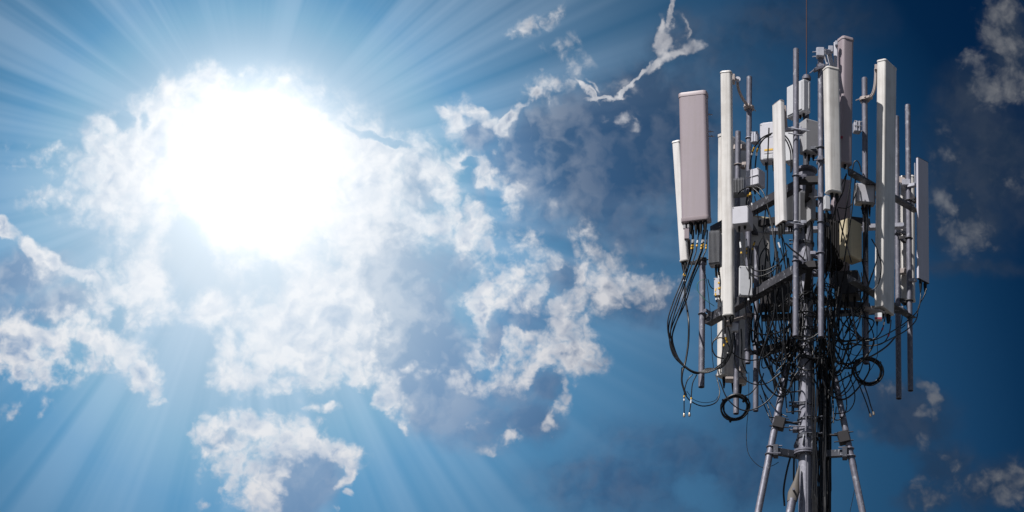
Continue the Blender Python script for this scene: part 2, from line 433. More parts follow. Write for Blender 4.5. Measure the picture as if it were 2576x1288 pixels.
M = {
    'cream': mat_plastic("cream_radome", (.71, .678, .65), .42, .6),
    'white': mat_plastic("white_radome", (.76, .73, .72), .42, .45),
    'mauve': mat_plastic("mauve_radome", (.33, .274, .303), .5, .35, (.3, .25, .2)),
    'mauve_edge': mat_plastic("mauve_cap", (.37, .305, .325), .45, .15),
    'grey_radome': mat_plastic("grey_radome", (.56, .54, .61), .5, .2),
    'beige': mat_plastic("beige_housing", (.56, .48, .33), .5, .4),
    'galv': mat_galv("galvanised_steel"),
    'galv_dark': mat_galv("shaded_galvanised_steel", (.048, .051, .066), (.095, .10, .122), .3, .55),  # shaded copy of the galvanised steel, the shade put into its colour
    'galv_light': mat_galv("bright_zinc_bracket", (.33, .33, .38), (.5, .5, .56), .3, .45),
    'mast': mat_galv("mast_steel", (.20, .197, .24), (.34, .335, .39), .3, .5),
    'box': mat_paint("white_radio_paint", (.56, .56, .585), .4),
    'boxgrey': mat_paint("grey_radio_paint", (.36, .355, .37), .45),
    'lav': mat_paint("lavender_grey_paint", (.56, .55, .60), .4),
    'fin': mat_paint("cast_fin_metal", (.30, .30, .315), .35, .5),
    'clampmetal': mat_paint("tan_cast_bracket", (.42, .36, .34), .5, .1),
    'dark': mat_paint("shadowed_steel", (.045, .042, .045), .5, .3),  # steel with a brown shadow tone put into its base colour
    'cable': mat_paint("black_cable_sheath", (.010, .010, .012), .34, 0, .1),
    'strut': mat_galv('shaded_beam_steel', (.035, .034, .04), (.075, .073, .085), .3, .5),  # beam steel darkened so the beams' shade sits in the colour
    'boot': mat_paint("black_rubber_boot", (.012, .012, .013), .6, 0, .2),
    'yellow': mat_paint("yellow_tape", (.72, .42, .03), .5, 0, .2),
    'tape': mat_paint("white_tape", (.72, .72, .74), .5, 0, .2),
    'red': mat_paint("red_label", (.30, .03, .06), .5, 0, .1),
    'green': mat_paint("green_wire", (.02, .16, .10), .45, 0, .1),
    'brass': mat_paint("brass_connector", (.55, .45, .35), .3, .8, .2),
    'rod': mat_paint("rusty_rod", (.045, .013, .017), .5, .2, .3),
    'canvas': mat_plastic("weathered_sleeve", (.10, .088, .08), .7, .6),
    'dark_ground': mat_paint("darkened_ground", (.045, .044, .042), .9, 0, .5),  # unseen ground, colour darkened to cut bounce light on the undersides
    'concrete': mat_paint("concrete", (.12, .118, .115), .85, 0, .4),
}


dull(M['cable'], .35)
dull(M['boot'], .2)
dull(M['dark'], .3)


# ------------------------------------------------------------------ mesh helpers
class MB:
    """collects shapes into one mesh"""

    def __init__(s):
        s.vs, s.fs = [], []

    def add(s, vs, fs):
        o = len(s.vs)
        s.vs += [Vector(v) for v in vs]
        s.fs += [tuple(i + o for i in f) for f in fs]
        return s

    def loft(s, rings, cap0=True, cap1=True):
        n = len(rings[0])
        vs = [v for r_ in rings for v in r_]
        fs = []
        for k in range(len(rings) - 1):
            for i in range(n):
                j = (i + 1) % n
                fs.append((k * n + i, k * n + j, (k + 1) * n + j, (k + 1) * n + i))
        if cap0:
            fs.append(tuple(reversed(range(n))))
        if cap1:
            fs.append(tuple(range((len(rings) - 1) * n, len(rings) * n)))
        return s.add(vs, fs)

    def tube(s, pts, r, seg=8, cap=True):
        pts = [Vector(p) for p in pts]
        rr = r if isinstance(r, (list, tuple)) else [r] * len(pts)
        t0 = (pts[1] - pts[0]).normalized()
        up = Vector((0, 0, 1)) if abs(t0.z) < .9 else Vector((1, 0, 0))
        a = t0.cross(up).normalized()
        rings = []
        for i, p in enumerate(pts):
            t = (pts[min(i + 1, len(pts) - 1)] - pts[max(i - 1, 0)])
            if t.length < 1e-9:
                t = t0
            t.normalize()
            a = (a - t * a.dot(t)).normalized()
            c = t.cross(a)
            rings.append([p + (a * math.cos(2 * math.pi * k / seg) + c * math.sin(2 * math.pi * k / seg)) * rr[i] for k in range(seg)])
        return s.loft(rings, cap, cap)

    def ring(s, c, rad, r, axis=(0, 0, 1), seg=24, a0=0, a1=360, minor=6, squash=1.0):
        axis = Vector(axis).normalized()
        u = axis.cross(Vector((0, 1, 0)))
        if u.length < .1:
            u = axis.cross(Vector((1, 0, 0)))
        u.normalize()
        w = axis.cross(u)
        full = abs(a1 - a0) >= 360
        n = seg if full else seg + 1
        pts = [Vector(c) + (u * math.cos(R(a0 + (a1 - a0) * k / seg)) + w * math.sin(R(a0 + (a1 - a0) * k / seg)) * squash) * rad for k in range(n)]
        if full:
            pts += [pts[0].copy(), pts[1].copy()]
        return s.tube(pts, r, minor, not full)

    def band(s, c, r0, r1, h, axis=(0, 0, 1), seg=24):
        """flat collar between radii r0 and r1"""
        axis = Vector(axis).normalized()
        u = axis.cross(Vector((0, 1, 0)))
        if u.length < .1:
            u = axis.cross(Vector((1, 0, 0)))
        u.normalize()
        w = axis.cross(u)
        c = Vector(c)

        def rg(r_, z):
            return [c + axis * z + (u * math.cos(2 * math.pi * k / seg) + w * math.sin(2 * math.pi * k / seg)) * r_ for k in range(seg)]
        rs = [rg(r0, -h / 2), rg(r1, -h / 2), rg(r1, h / 2), rg(r0, h / 2), rg(r0, -h / 2)]
        return s.loft(rs, False, False)

    def box(s, c, size, yaw=0.0, frame=None, ch=.004):
        """box with small chamfers; size along right / depth / height"""
        c = Vector(c)
        if frame is None:
            frame = (Vector((math.cos(yaw), math.sin(yaw), 0)), Vector((-math.sin(yaw), math.cos(yaw), 0)), Vector((0, 0, 1)))
        a, d, z = [Vector(f) for f in frame]
        hx, hy, hz = [q / 2 for q in size]
        ch = min(ch, hx * .45, hy * .45, hz * .45)

        def rg(ix, iy, zz, k):
            x, y = ix, iy
            return [c + a * px + d * py + z * zz for px, py in
                    ((-x + k, -y), (x - k, -y), (x, -y + k), (x, y - k), (x - k, y), (-x + k, y), (-x, y - k), (-x, -y + k))]
        return s.loft([rg(hx - ch, hy - ch, -hz, ch * .6), rg(hx, hy, -hz + ch, ch), rg(hx, hy, hz - ch, ch), rg(hx - ch, hy - ch, hz, ch * .6)])

    def bar(s, p0, p1, w, h, up=(0, 0, 1), ch=.002):
        """rectangular bar from p0 to p1, w across and h along up"""
        p0, p1 = Vector(p0), Vector(p1)
        t = (p1 - p0)
        L = t.length
        t.normalize()
        up = Vector(up)
        side = t.cross(up)
        if side.length < .05:
            side = t.cross(Vector((0, 1, 0)))
        side.normalize()
        u = side.cross(t)
        return s.box((p0 + p1) / 2, (w, L, h), frame=(side, t, u), ch=ch)

    def angle_iron(s, p0, p1, leg, th, up=(0, 0, 1), flip=1):
        """L-section: one flange standing, one lying"""
        p0, p1 = Vector(p0), Vector(p1)
        t = (p1 - p0).normalized()
        side = t.cross(Vector(up)).normalized()
        u = side.cross(t)
        prof = [(0, 0), (leg * flip, 0), (leg * flip, th), (th * flip, th), (th * flip, leg), (0, leg)]
        if flip < 0:
            prof = prof[::-1]
        return s.loft([[p + side * a + u * (b_ - leg) for a, b_ in prof] for p in (p0, p1)])

    def build(s, name, mat, parent=None, sharp=35):
        me = bpy.data.meshes.new(name)
        me.from_pydata([tuple(v) for v in s.vs], [], s.fs)
        bm = bmesh.new()
        bm.from_mesh(me)
        bmesh.ops.recalc_face_normals(bm, faces=bm.faces)
        bm.to_mesh(me)
        bm.free()
        me.polygons.foreach_set('use_smooth', [True] * len(me.polygons))
        me.set_sharp_from_angle(angle=R(sharp))
        me.materials.append(M[mat])
        o = bpy.data.objects.new(name, me)
        COL.objects.link(o)
        if parent is not None:
            o.parent = parent
            o.matrix_parent_inverse = Matrix.Translation(parent.location).inverted() if parent.type == 'EMPTY' else Matrix()
        return o


def tag(o, label, cat, group=None, kind=None):
    if label:
        o['label'] = label
    if cat:
        o['category'] = cat
    if group:
        o['group'] = group
    if kind:
        o['kind'] = kind
    return o


def thing(name, loc, label, cat, group=None):
    o = bpy.data.objects.new(name, None)
    o.location = loc
    o.empty_display_size = .2
    COL.objects.link(o)
    return tag(o, label, cat, group)


# ------------------------------------------------------------------ surveying: bearings measured in the photograph -> metres
def P(px, py, Y):
    """the point at depth Y (metres behind the mast axis) on a measured bearing"""
    d = FW + RT * ((px - AX) / F) + UP * ((AY - py) / F)
    t = (Y - CAM.y) / d.y
    return CAM + d * t


VIEWS = {1: (1663.7, 40.25, .26035), 2: (1985.7, 40.25, .26035), 3: (1663.7, 322.0, .26035), 4: (1985.7, 322.0, .26035),
         5: (1663.7, 603.75, .26035), 6: (1985.7, 603.75, .26035), 7: (1811.2, 939.2, .27078), 8: (1207.5, 644.0, .5), 0: (0, 0, 1)}


def Q(v, x, y, Y):
    x0, y0, k = VIEWS[v]
    return P(x0 + x * k, y0 + y * k, Y)


def Zat(py, X, Y):
    """height of a plumb line at (X, Y) seen at measured height py"""
    lo = P(AX, py, Y)
    return lo.z


# ------------------------------------------------------------------ ground and footing (below the picture)
g = MB()
NG = 48
ringz = [[Vector((math.cos(2 * math.pi * k / NG) * rad, math.sin(2 * math.pi * k / NG) * rad, 0)) for k in range(NG)] for rad in (6, 60, 600, 6000)]
g.loft(ringz, True, False)
tag(g.build('ground', 'dark_ground'), None, None, kind='structure')
f = MB()
f.box((0, 0, .15), (8.4, 8.4, .3), ch=.03)
tag(f.build('concrete_pad', 'concrete'), None, None, kind='structure')


# ------------------------------------------------------------------ mast
ZB = 0.3
mast = thing('antenna_mast', (0, 0, ZB), 'round galvanised steel mast on splayed legs carrying the whole antenna head', 'mast')


def mz(py, Y=0.0):
    return P(AX, py, Y).z


MX = P(2027, 900, 0).x
R_M = .076
sh = MB()
sh.tube([(MX, 0, ZB), (MX, 0, mz(1139) - .03)], .072, 28)
sh.build('lower_shaft', 'mast', mast)
sh = MB()
sh.tube([(MX, 0, mz(1139)), (MX, 0, mz(520))], R_M, 28)
sh.tube([(MX, 0, mz(520)), (MX, 0, mz(492)), (MX + .005, 0, mz(440))], [R_M, .09, .094], 28)
sh.build('upper_shaft', 'mast', mast)
fl = MB()
fl.band((MX, 0, mz(1139)), .05, .128, .02, seg=32)
fl.band((MX, 0, mz(1139) - .022), .05, .124, .018, seg=32)
for k in range(10):
    a = 2 * math.pi * (k + .5) / 10
    fl.tube([(MX + math.cos(a) * .105, math.sin(a) * .105, mz(1139) - .05), (MX + math.cos(a) * .105, math.sin(a) * .105, mz(1139) + .028)], .007, 6)
fl.build('flange', 'galv', mast)
fl = MB()
for k in range(6):
    a = 2 * math.pi * (k + .25) / 6
    u = Vector((math.cos(a), math.sin(a), 0))
    n_ = Vector((-u.y, u.x, 0)) * .004
    c0 = Vector((MX, 0, mz(1130)))
    tri = [c0 + u * R_M, c0 + u * .122, c0 + u * .122 + Vector((0, 0, .03)), c0 + u * (R_M) + Vector((0, 0, .15))]
    fl.loft([[v - n_ for v in tri], [v + n_ for v in tri]])
fl.build('gusset', 'galv_dark', mast)
cp = MB()
cp.band((MX + .005, 0, mz(430)), .02, .112, .022, seg=32)
cp.band((MX + .005, 0, mz(430) + .016), .0, .1, .012, seg=32)
cp.build('top_plate', 'galv', mast)
ext = MB()
ext.tube([(P(2028, 300, .02).x, .02, mz(430)), (P(2028, 300, .02).x, .02, mz(192, .02))], .031, 20)
ext.build('top_pole', 'galv_dark', mast)
ext = MB()
XT = P(2029, 195, .02)
ext.band(XT + Vector((0, 0, -.01)), .0, .046, .03)
ext.band(XT + Vector((0, 0, .012)), .0, .036, .02)
ext.build('pole_cap', 'galv', mast)
# collars: pairs of half clamps with bolts and small brackets
for i, (py, dirn, hh) in enumerate(((950, -1, .05), (1022, -1, .02), (1058, 1, .02), (1083, -1, .035), (1100, 1, .06), (905, 1, .05), (880, -1, .04), (832, 1, .03), (760, -1, .04), (690, 1, .04), (615, -1, .04), (556, -1, .03))):
    cb_ = MB()
    z = mz(py)
    cb_.band((MX, 0, z), R_M, R_M + .010, hh * .7, seg=28)
    cb_.box((MX + dirn * .105, -.02, z), (.05, .09, hh), ch=.003)
    for sy in (-.055, .03):
        cb_.tube([(MX + dirn * .06 - .07 * dirn, sy - .045, z + .006), (MX + dirn * .16, sy - .03, z + .006)], .006, 6)
        cb_.tube([(MX + dirn * .15, sy - .031, z + .006), (MX + dirn * .165, sy - .029, z + .006)], .011, 6)
    cb_.build('collar', 'galv_dark' if i % 3 else 'galv', mast)
# step hooks on the collars
for py, dx in ((1040, -.15), (1068, -.18), (990, -.13)):
    z = mz(py)
    h = MB()
    h.tube([(MX - .05, -.06, z), (MX + dx, -.075, z - .015), (MX + dx - .03, -.075, z - .02), (MX + dx - .035, -.075, z + .02)], .008, 6)
    h.build('hook', 'galv_dark', mast)
# splayed legs
LEGS = []
for (p0, p1, Y0, Y1, rad) in ((Q(7, 622, -60, -.02), Q(7, 355, 1288, -.22), -.02, -.22, .035), (Q(7, 1045, -60, .04), Q(7, 1325, 1288, -.05), .04, -.05, .033), (P(2040, 900, .05), P(2050, 1290, .3), .05, .3, .033)):
    t = (p1 - p0)
    foot = p0 + t * ((ZB - p0.z) / t.z)
    lg = MB()
    lg.tube([p0, foot], rad, 20)
    LEGS.append((p0, p1, lg.build('leg', 'galv', mast)))


def leg_at(i, v, y):
    p0, p1, _ = LEGS[i]
    a = P(AX, VIEWS[v][1] + y * VIEWS[v][2], p0.y).z
    return p0 + (p1 - p0) * ((a - p0.z) / (p1.z - p0.z))


for i, sx in ((0, 1), (1, -1)):
    c = leg_at(i, 7, 768 if i == 0 else 762)
    arm = MB()
    e = Vector((MX - sx * .10, 0, mz(1144)))
    arm.bar(c + Vector((sx * .06, 0, 0)), e, .05, .07)
    arm.box(c + Vector((sx * .055, .0, 0)), (.05, .10, .115), ch=.004)
    arm.build('stay_arm', 'galv_dark', mast)
    tdir = (LEGS[i][1] - LEGS[i][0]).normalized()
    for dz in (.045, -.04):
        cc = c + tdir * (-dz)
        ub = MB()
        ub.ring(cc, .041, .007, tdir, 22)
        ub.tube([cc + Vector((0, -.041, 0)), cc + Vector((sx * .11, -.041, 0))], .007, 6)
        ub.build('u_bolt', 'galv', mast)
    c2 = leg_at(i, 7, 500 if i == 0 else 620)
    cl = MB()
    cl.box(c2 + Vector((sx * .035, -.01, 0)), (.11, .1, .12), frame=(Vector((1, 0, -.25 * sx)).normalized(), Vector((0, 1, 0)), Vector((.25 * sx, 0, 1)).normalized()), ch=.006)
    cl.tube([c2 + Vector((sx * .07, -.03, .02)), Vector((MX - sx * .08, -.03, c2.z + .03))], .012, 8)
    cl.tube([c2 + Vector((-sx * .06, -.05, .05)), c2 + Vector((sx * .13, -.05, .03))], .006, 6)
    cl.tube([c2 + Vector((-sx * .06, -.05, -.04)), c2 + Vector((sx * .13, -.05, -.06))], .006, 6)
    cl.build('leg_clamp', 'dark', mast)
# flattened front stay at the lower left of the shaft
fs_ = MB()
a0, a1, a2, a3 = Q(7, 735, 860, -.09), Q(7, 712, 990, -.11), Q(7, 686, 1105, -.13), Q(7, 670, 1190, -.14)
rings = []
for c, wx, wy in ((a0, .006, .012), (a1, .026, .02), (a2, .058, .03), (a3, .05, .042)):
    rings.append([c + Vector((math.cos(2 * math.pi * k / 16) * wx, math.sin(2 * math.pi * k / 16) * wy, 0)) for k in range(16)])
fs_.loft(rings)
fs_.build('stay_lug', 'canvas', mast)
fs_ = MB()
t = (a3 - a2).normalized()
fs_.tube([a3 - t * .02, a3 + t * 1.2], .042, 18)
fs_.tube([a3 - t * .1 + Vector((0, -.07, .01)), a3 - t * .1 + Vector((0, .02, .01))], .012, 8)
fs_.build('front_stay', 'galv', mast)
# head frame
FRAME = [
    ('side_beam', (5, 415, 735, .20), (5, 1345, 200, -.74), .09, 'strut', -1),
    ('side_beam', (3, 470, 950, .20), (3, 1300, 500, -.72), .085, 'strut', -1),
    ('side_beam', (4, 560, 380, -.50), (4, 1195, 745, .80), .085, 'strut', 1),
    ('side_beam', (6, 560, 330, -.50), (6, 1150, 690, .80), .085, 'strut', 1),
    ('rear_beam', (3, 920, 975, .52), (4, 1105, 915, .56), .075, 'galv_light', 1),
    ('rear_beam', (5, 960, 725, .50), (6, 1100, 640, .56), .075, 'galv_dark', 1),
    ('inner_beam', (5, 935, 1040, .34), (5, 1290, 945, .02), .075, 'dark', -1),
    ('inner_beam', (3, 1215, 575, -.2), (3, 1420, 470, .02), .07, 'dark', -1),
]
for nm, q0, q1, leg, mt, fp in FRAME:
    bb = MB()
    bb.angle_iron(Q(*q0), Q(*q1), leg, .008, flip=fp)
    bb.build(nm, mt, mast)
for pyy in (455, 668):
    hub = Vector((MX, 0, P(2036, pyy + 4, -.72).z))
    for q0, q1 in ((P(2003, pyy, -.72), P(2068, pyy - 2, -.74)), (P(2036, pyy + 4, -.69), hub), (hub + Vector((-.05, .05, 0)), P(1905, pyy + 110, .5)), (hub + Vector((.05, .05, 0)), P(2185, pyy + 105, .5))):
        fb = MB()
        fb.bar(q0, q1, .06, .07)
        fb.build('spoke_beam', 'dark', mast)
# earth rod clipped up the front of the shaft
er_ = MB()
er_.tube([Vector((P(2027, 1300, -.1).x, -.098, 2.0)), Vector((P(2028, 1050, -.1).x, -.098, mz(930, -.1)))], .0065, 8)
er_.tube([Vector((P(2028, 1050, -.1).x, -.098, mz(958, -.1))), Vector((P(2028, 1050, -.1).x, -.098, mz(940, -.1)))], .011, 8)
er_.tube([Vector((P(2027, 1080, -.1).x, -.098, mz(1085, -.1))), Vector((P(2027, 1080, -.1).x, -.098, mz(1070, -.1)))], .011, 8)
er_.build('earth_rod', 'galv', mast)

rod = MB()
rod.tube([XT + Vector((0, 0, .02)), XT + Vector((0, 0, 1.6))], [.0062, .005], 8)
rod.build('lightning_rod', 'rod')
tag(bpy.data.objects['lightning_rod'], 'thin dark red lightning rod rising from the capped pole atop the mast', 'lightning rod')

# ------------------------------------------------------------------ mounting poles
POLES = {}


def pole(key, px, top, bot, Y, rad, mat, label, clamps=(), tops='open'):
    X = P(px, (top + bot) / 2, Y).x
    zt, zb = P(px, top, Y).z, P(px, bot, Y).z
    t = thing('mounting_pole', (X, Y, zb), label, 'pole', 'mounting poles around the mast head')
    m = MB()
    n = 22

    def rg(rd, z):
        return [Vector((X + rd * math.cos(2 * math.pi * k / n), Y + rd * math.sin(2 * math.pi * k / n), z)) for k in range(n)]
    m.loft([rg(rad - .005, zb + .05), rg(rad - .005, zb), rg(rad, zb), rg(rad, zt - .004), rg(rad - .004, zt)])
    m.build('tube', mat, t)
    for (py, dx, dy, mt) in clamps:
        z = P(px, py, Y).z
        u = Vector((dx, dy, 0)).normalized()
        s_ = Vector((-u.y, u.x, 0))
        c = Vector((X, Y, z))
        cl = MB()
        cl.ring(c, rad + .005, .0065, (0, 0, 1), 20)
        for sg in (1, -1):
            cl.tube([c + s_ * sg * (rad + .005), c + s_ * sg * (rad + .005) + u * (rad + .055)], .0065, 6)
        uo = cl.build('u_bolt', mt, t)
        vb = MB()
        pr = [(.010, -.045), (.05, -.062), (.062, -.062), (.062, .062), (.05, .062), (.010, .045), (.014, .04), (.046, .052), (.046, -.052), (.014, -.04)]
        vb.loft([[c + u * (rad + a - .004) + s_ * b_ + Vector((0, 0, hz)) for a, b_ in pr] for hz in (-.016, .016)])
        vb.build('saddle_bracket', mt, uo)
    POLES[key] = (X, Y, rad, px)
    return t


pole('left', 1766, 655, 974, .20, .031, 'galv', 'galvanised pole at the far left, hanging below the mauve antenna inside the cable loop', [(790, .8, -.5, 'galv')])
pole('backleft', 1854, 331, 1041, .36, .029, 'galv', 'short-topped pole left of the white disc arm, its foot inside the left cable coil', [(415, 1, .2, 'clampmetal')])
pole('midleft', 1883, 193, 914, .15, .0285, 'galv', 'tall pole clasped by the curved tan arm of the tallest cream antenna on the left', [(348, .6, .6, 'galv_light'), (882, .5, .8, 'galv')])
pole('inner', 1902, 620, 1034, .34, .028, 'galv', 'dark pole hanging below the white flat plate, just right of the shorter grey pole end', [(868, 1, -.3, 'galv_dark')])
pole('frontleft', 2002, 123, 846, -.80, .029, 'galv', 'front pole right of the slanting white antenna, tallest of the two facing the camera',
     [(328, .9, .5, 'galv_light'), (443, .9, .5, 'galv'), (560, .9, .4, 'galv_light'), (657, .9, .5, 'galv')])
pole('frontright', 2065, 125, 848, -.82, .029, 'galv', 'front pole passing behind the ribbed-looking cream antenna, topped by white tilt brackets',
     [(372, -.9, .6, 'galv_dark'), (400, .2, .9, 'galv_light'), (637, -.9, .5, 'galv'), (560, .3, .9, 'galv_dark')])
pole('right', 2177, 196, 915, -.02, .029, 'galv', 'shaded pole behind the square lavender box, clasped by a curved tan arm', [(498, .9, .4, 'dark'), (776, .9, .3, 'clampmetal')])
pole('farright', 2258, 293, 1003, .92, .029, 'galv', 'pole mostly hidden behind the tallest right antenna, its foot hanging lowest at right', [(590, .5, -.8, 'galv_dark')])
pole('outer', 2287, 264, 983, .80, .0285, 'galv', 'outermost pole at right, bare topped, beside the smallest grey antenna', [(505, .8, -.3, 'dark'), (600, -.8, .3, 'dark'), (757, -.8, .3, 'dark')])


def collar_arm(parent, key, py, tip, mat='clampmetal', wide=.028, sag=.06):
    """cast arm: a split collar round a pole, a curved strap up to the antenna back"""
    X, Y, rad, px = POLES[key]
    c = Vector((X, Y, P(px, py, Y).z))
    m = MB()
    m.band(c, rad + .001, rad + .024, .034, seg=24)
    u = Vector((tip.x - X, tip.y - Y, 0)).normalized()
    s_ = Vector((-u.y, u.x, 0))
    m.box(c + u * (rad + .03), (.05, .06, .03), frame=(u, s_, Vector((0, 0, 1))))
    for sg in (1, -1):
        m.tube([c + s_ * sg * (rad + .012) - u * .085, c + s_ * sg * (rad + .012) + u * .05], .005, 6)
    co = m.build('collar', mat, parent)
    a = MB()
    p0 = c + u * (rad + .03)
    p3 = tip
    c1 = Vector((p0.x * .35 + tip.x * .65, p0.y * .35 + tip.y * .65, p0.z))
    c2 = Vector((tip.x, tip.y, p0.z + (tip.z - p0.z) * .25))
    pts = []
    for k in range(13):
        t = k / 12
        pts.append(p0 * (1 - t) ** 3 + c1 * 3 * t * (1 - t) ** 2 + c2 * 3 * t * t * (1 - t) + p3 * t ** 3)
    rings = []
    for k, p in enumerate(pts):
        t = (pts[min(k + 1, 12)] - pts[max(k - 1, 0)]).normalized()
        nn = s_.cross(t)
        rings.append([p + s_ * x * wide + nn * y for x, y in ((-.5, -.012), (.5, -.012), (.5, -.004), (.32, .0), (.32, .010), (-.32, .010), (-.32, .0), (-.5, -.004))])
    a.loft(rings)
    a.build('strap', mat, parent)
    return co


# ------------------------------------------------------------------ antennas
def antenna(label, top, bot, Y, yaw, w, d, mat, rf=.03, rb=.012, cap=None, lip=.0035, boots=(), Yt=None, cap_h=.02, slope=0.0):
    T, B = P(*top, Y if Yt is None else Yt), P(*bot, Y)
    yaw = R(yaw)
    ax = (T - B).normalized()
    n = Vector((math.sin(yaw), -math.cos(yaw), 0))
    n = (n - ax * n.dot(ax)).normalized()
    tg = ax.cross(n) * -1
    if tg.x * math.cos(yaw) + tg.y * math.sin(yaw) < 0:
        tg = -tg
    prof = []

    def corner(cx, cy, rad, a0):
        for k in range(6):
            a = R(a0 + 90 * k / 5)
            prof.append((cx + rad * math.cos(a), cy + rad * math.sin(a)))
    corner(w / 2 - rf, d / 2 - rf, rf, 0)
    corner(-w / 2 + rf, d / 2 - rf, rf, 90)
    corner(-w / 2 + rb, -d / 2 + rb, rb, 180)
    corner(w / 2 - rb, -d / 2 + rb, rb, 270)

    def rg(c, k):
        out = []
        for a, b_ in prof:
            L = math.hypot(a, b_)
            out.append(c + tg * (a * (1 + k / L)) + n * (b_ * (1 + k / L)))
        return out
    t = thing('panel_antenna', B, label, 'antenna', 'panel antennas on the mast head')
    m = MB()
    m.loft([rg(B + ax * cap_h * .5, -.002), rg(T - ax * cap_h * .5, -.002)])
    m.build('radome', mat, t)
    cm = cap or mat
    for c, s_ in ((T, 1), (B, -1)):
        k = MB()
        k.loft([rg(c - ax * s_ * cap_h, lip), rg(c - ax * s_ * .006, lip), rg(c - ax * s_ * .001, lip - .004), rg(c, lip - .012)])
        k.build('end_cap', cm, t)
    for (a, b_, L) in boots:
        k = MB()
        q = B + tg * a + n * b_
        k.tube([q + ax * .005, q - ax * .012], .016, 10)
        k.tube([q - ax * .012, q - ax * .02, q - ax * (L * .6), q - ax * L], [.018, .019, .014, .007], 10)
        k.build('connector_boot', 'boot', t)
    return t, T, B, ax, n, tg


A1 = antenna('slim cream antenna leaning outward at far left, half hidden behind the wide mauve one', (1702, 356), (1722, 659), .52, -22, .088, .06, 'white', .02, boots=[(.01, 0, .12), (-.02, -.005, .1)])
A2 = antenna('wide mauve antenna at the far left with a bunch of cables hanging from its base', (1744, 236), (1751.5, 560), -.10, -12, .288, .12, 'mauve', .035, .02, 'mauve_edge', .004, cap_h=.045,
             boots=[(-.1, -.01, .07), (-.055, .02, .13), (-.05, -.02, .13), (.0, .02, .14), (.02, -.02, .13), (.05, .02, .14), (.085, .0, .15), (.1, .025, .13)])
A3 = antenna('tallest cream antenna on the left, with a white disc and curved tan arm', (1827, 182), (1833, 797), -.35, -10, .116, .09, 'cream', .03, .015, 'cream', .003,
             boots=[(-.035, .01, .1), (.02, -.01, .08), (.04, .02, .07)])
A4 = antenna('slanting white antenna turned to the left beside the tallest front pole', (1957.5, 259), (1965, 564), -.84, -59, .165, .055, 'white', .016, .01, 'clampmetal', .0012, cap_h=.006,
             boots=[(-.04, 0, .14), (.0, 0, .15), (.05, 0, .13)])
A5 = antenna('cream antenna before the right front pole, casting its shadow on the mauve one', (2091, 173), (2097, 487), -.93, 28, .15, .105, 'cream', .03, .02, 'cream', .003,
             boots=[(-.02, 0, .07), (.03, .01, .08), (.05, -.02, .08)])
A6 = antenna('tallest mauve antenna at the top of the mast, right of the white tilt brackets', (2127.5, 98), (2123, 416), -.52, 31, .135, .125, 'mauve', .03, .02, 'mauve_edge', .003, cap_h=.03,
             boots=[(.0, .02, .05)])
A7 = antenna('tallest cream antenna on the right, half in shade, red-labelled box below', (2231.5, 162), (2225, 784), -.10, 62, .262, .1, 'cream', .022, .012, 'cream', .003,
             boots=[(-.03, 0, .09), (.07, 0, .1), (.1, .0, .09)])
A8 = antenna('smallest grey shaded antenna at the far right with two cables curving from its base', (2320, 402), (2322, 708), .74, 50, .18, .026, 'grey_radome', .009, .007, 'dark', .001, cap_h=.006,
             boots=[(-.04, 0, .13), (.035, 0, .13)])
A9 = antenna('broad cream antenna mostly hidden behind the tallest left one, shaded back to the camera', (1843, 350), (1841, 958), .60, 50, .36, .1, 'cream', .03, .015, 'cream', .004, cap_h=.03,
             boots=[(-.12, 0, .12), (.02, 0, .12), (.13, 0, .12)])
A10 = antenna('cream antenna behind the outermost right pole, striped by its shadow', (2283, 445), (2283, 758), 1.06, -8, .155, .09, 'cream', .03, .015, 'cream', .003, boots=[(0, 0, .08)])
A11 = antenna('beige antenna back in shade behind the small white box and the dangling taped cables', (1903, 548), (1905, 708), .50, 22, .27, .11, 'cream', .03, .02, 'beige', .003)
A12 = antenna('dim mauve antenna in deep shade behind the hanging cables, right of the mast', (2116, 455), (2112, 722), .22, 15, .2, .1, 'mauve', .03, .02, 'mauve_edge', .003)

# brackets that belong to single antennas
t, T, B, ax, n, tg = A3
tip = Q(1, 735, 640, -.20)
collar_arm(t, 'midleft', 272, tip)
m = MB()
c = Q(1, 737, 611, -.24)
m.tube([c + Vector((0, -.004, 0)), c + Vector((0, .004, 0))], .03, 24)
m.tube([c + Vector((0, -.02, 0)), c + Vector((0, .03, 0))], .010, 8)
m.build('washer_disc', 'lav', t)
m = MB()
m.box(Q(1, 700, 612, -.26), (.03, .06, .10), ch=.006)
m.build('back_bracket', 'clampmetal', t)
m = MB()
m.bar(Q(5, 655, 790, -.26), Q(5, 800, 745, -.02), .06, .03)
m.band(Q(5, 835, 740, .15), .03, .055, .03)
m.box(Q(5, 650, 815, -.30), (.06, .05, .04), ch=.004)
m.build('lower_bracket', 'clampmetal', t)
m = MB()
m.box(Q(5, 712, 850, -.26), (.07, .06, .085), ch=.006)
m.build('tilt_motor', 'lav', t)

t, T, B, ax, n, tg = A7
tip = Q(2, 838, 505, -.12)
collar_arm(t, 'right', 250, tip)
m = MB()
m.box(Q(2, 838, 500, -.14), (.03, .05, .06), ch=.004)
m.build('back_bracket', 'clampmetal', t)
m = MB()
m.bar(Q(6, 735, 680, -.06), Q(6, 900, 690, -.2), .09, .022)
m.band(Q(6, 745, 688, -.02), .03, .062, .02)
m.build('lower_bracket', 'clampmetal', t)
m = MB()
m.box(Q(6, 862, 745, -.24), (.075, .06, .075), ch=.006)
mo = m.build('tilt_motor', 'tape', t)
m = MB()
c = Q(6, 858, 768, -.24)
m.box(c + Vector((0, -.031, 0)), (.072, .003, .022), ch=.001)
m.build('label', 'red', mo)
m = MB()
m.tube([Q(6, 848, 790, -.24), Q(6, 848, 830, -.24)], [.014, .006], 8)
m.build('connector_boot', 'boot', mo)

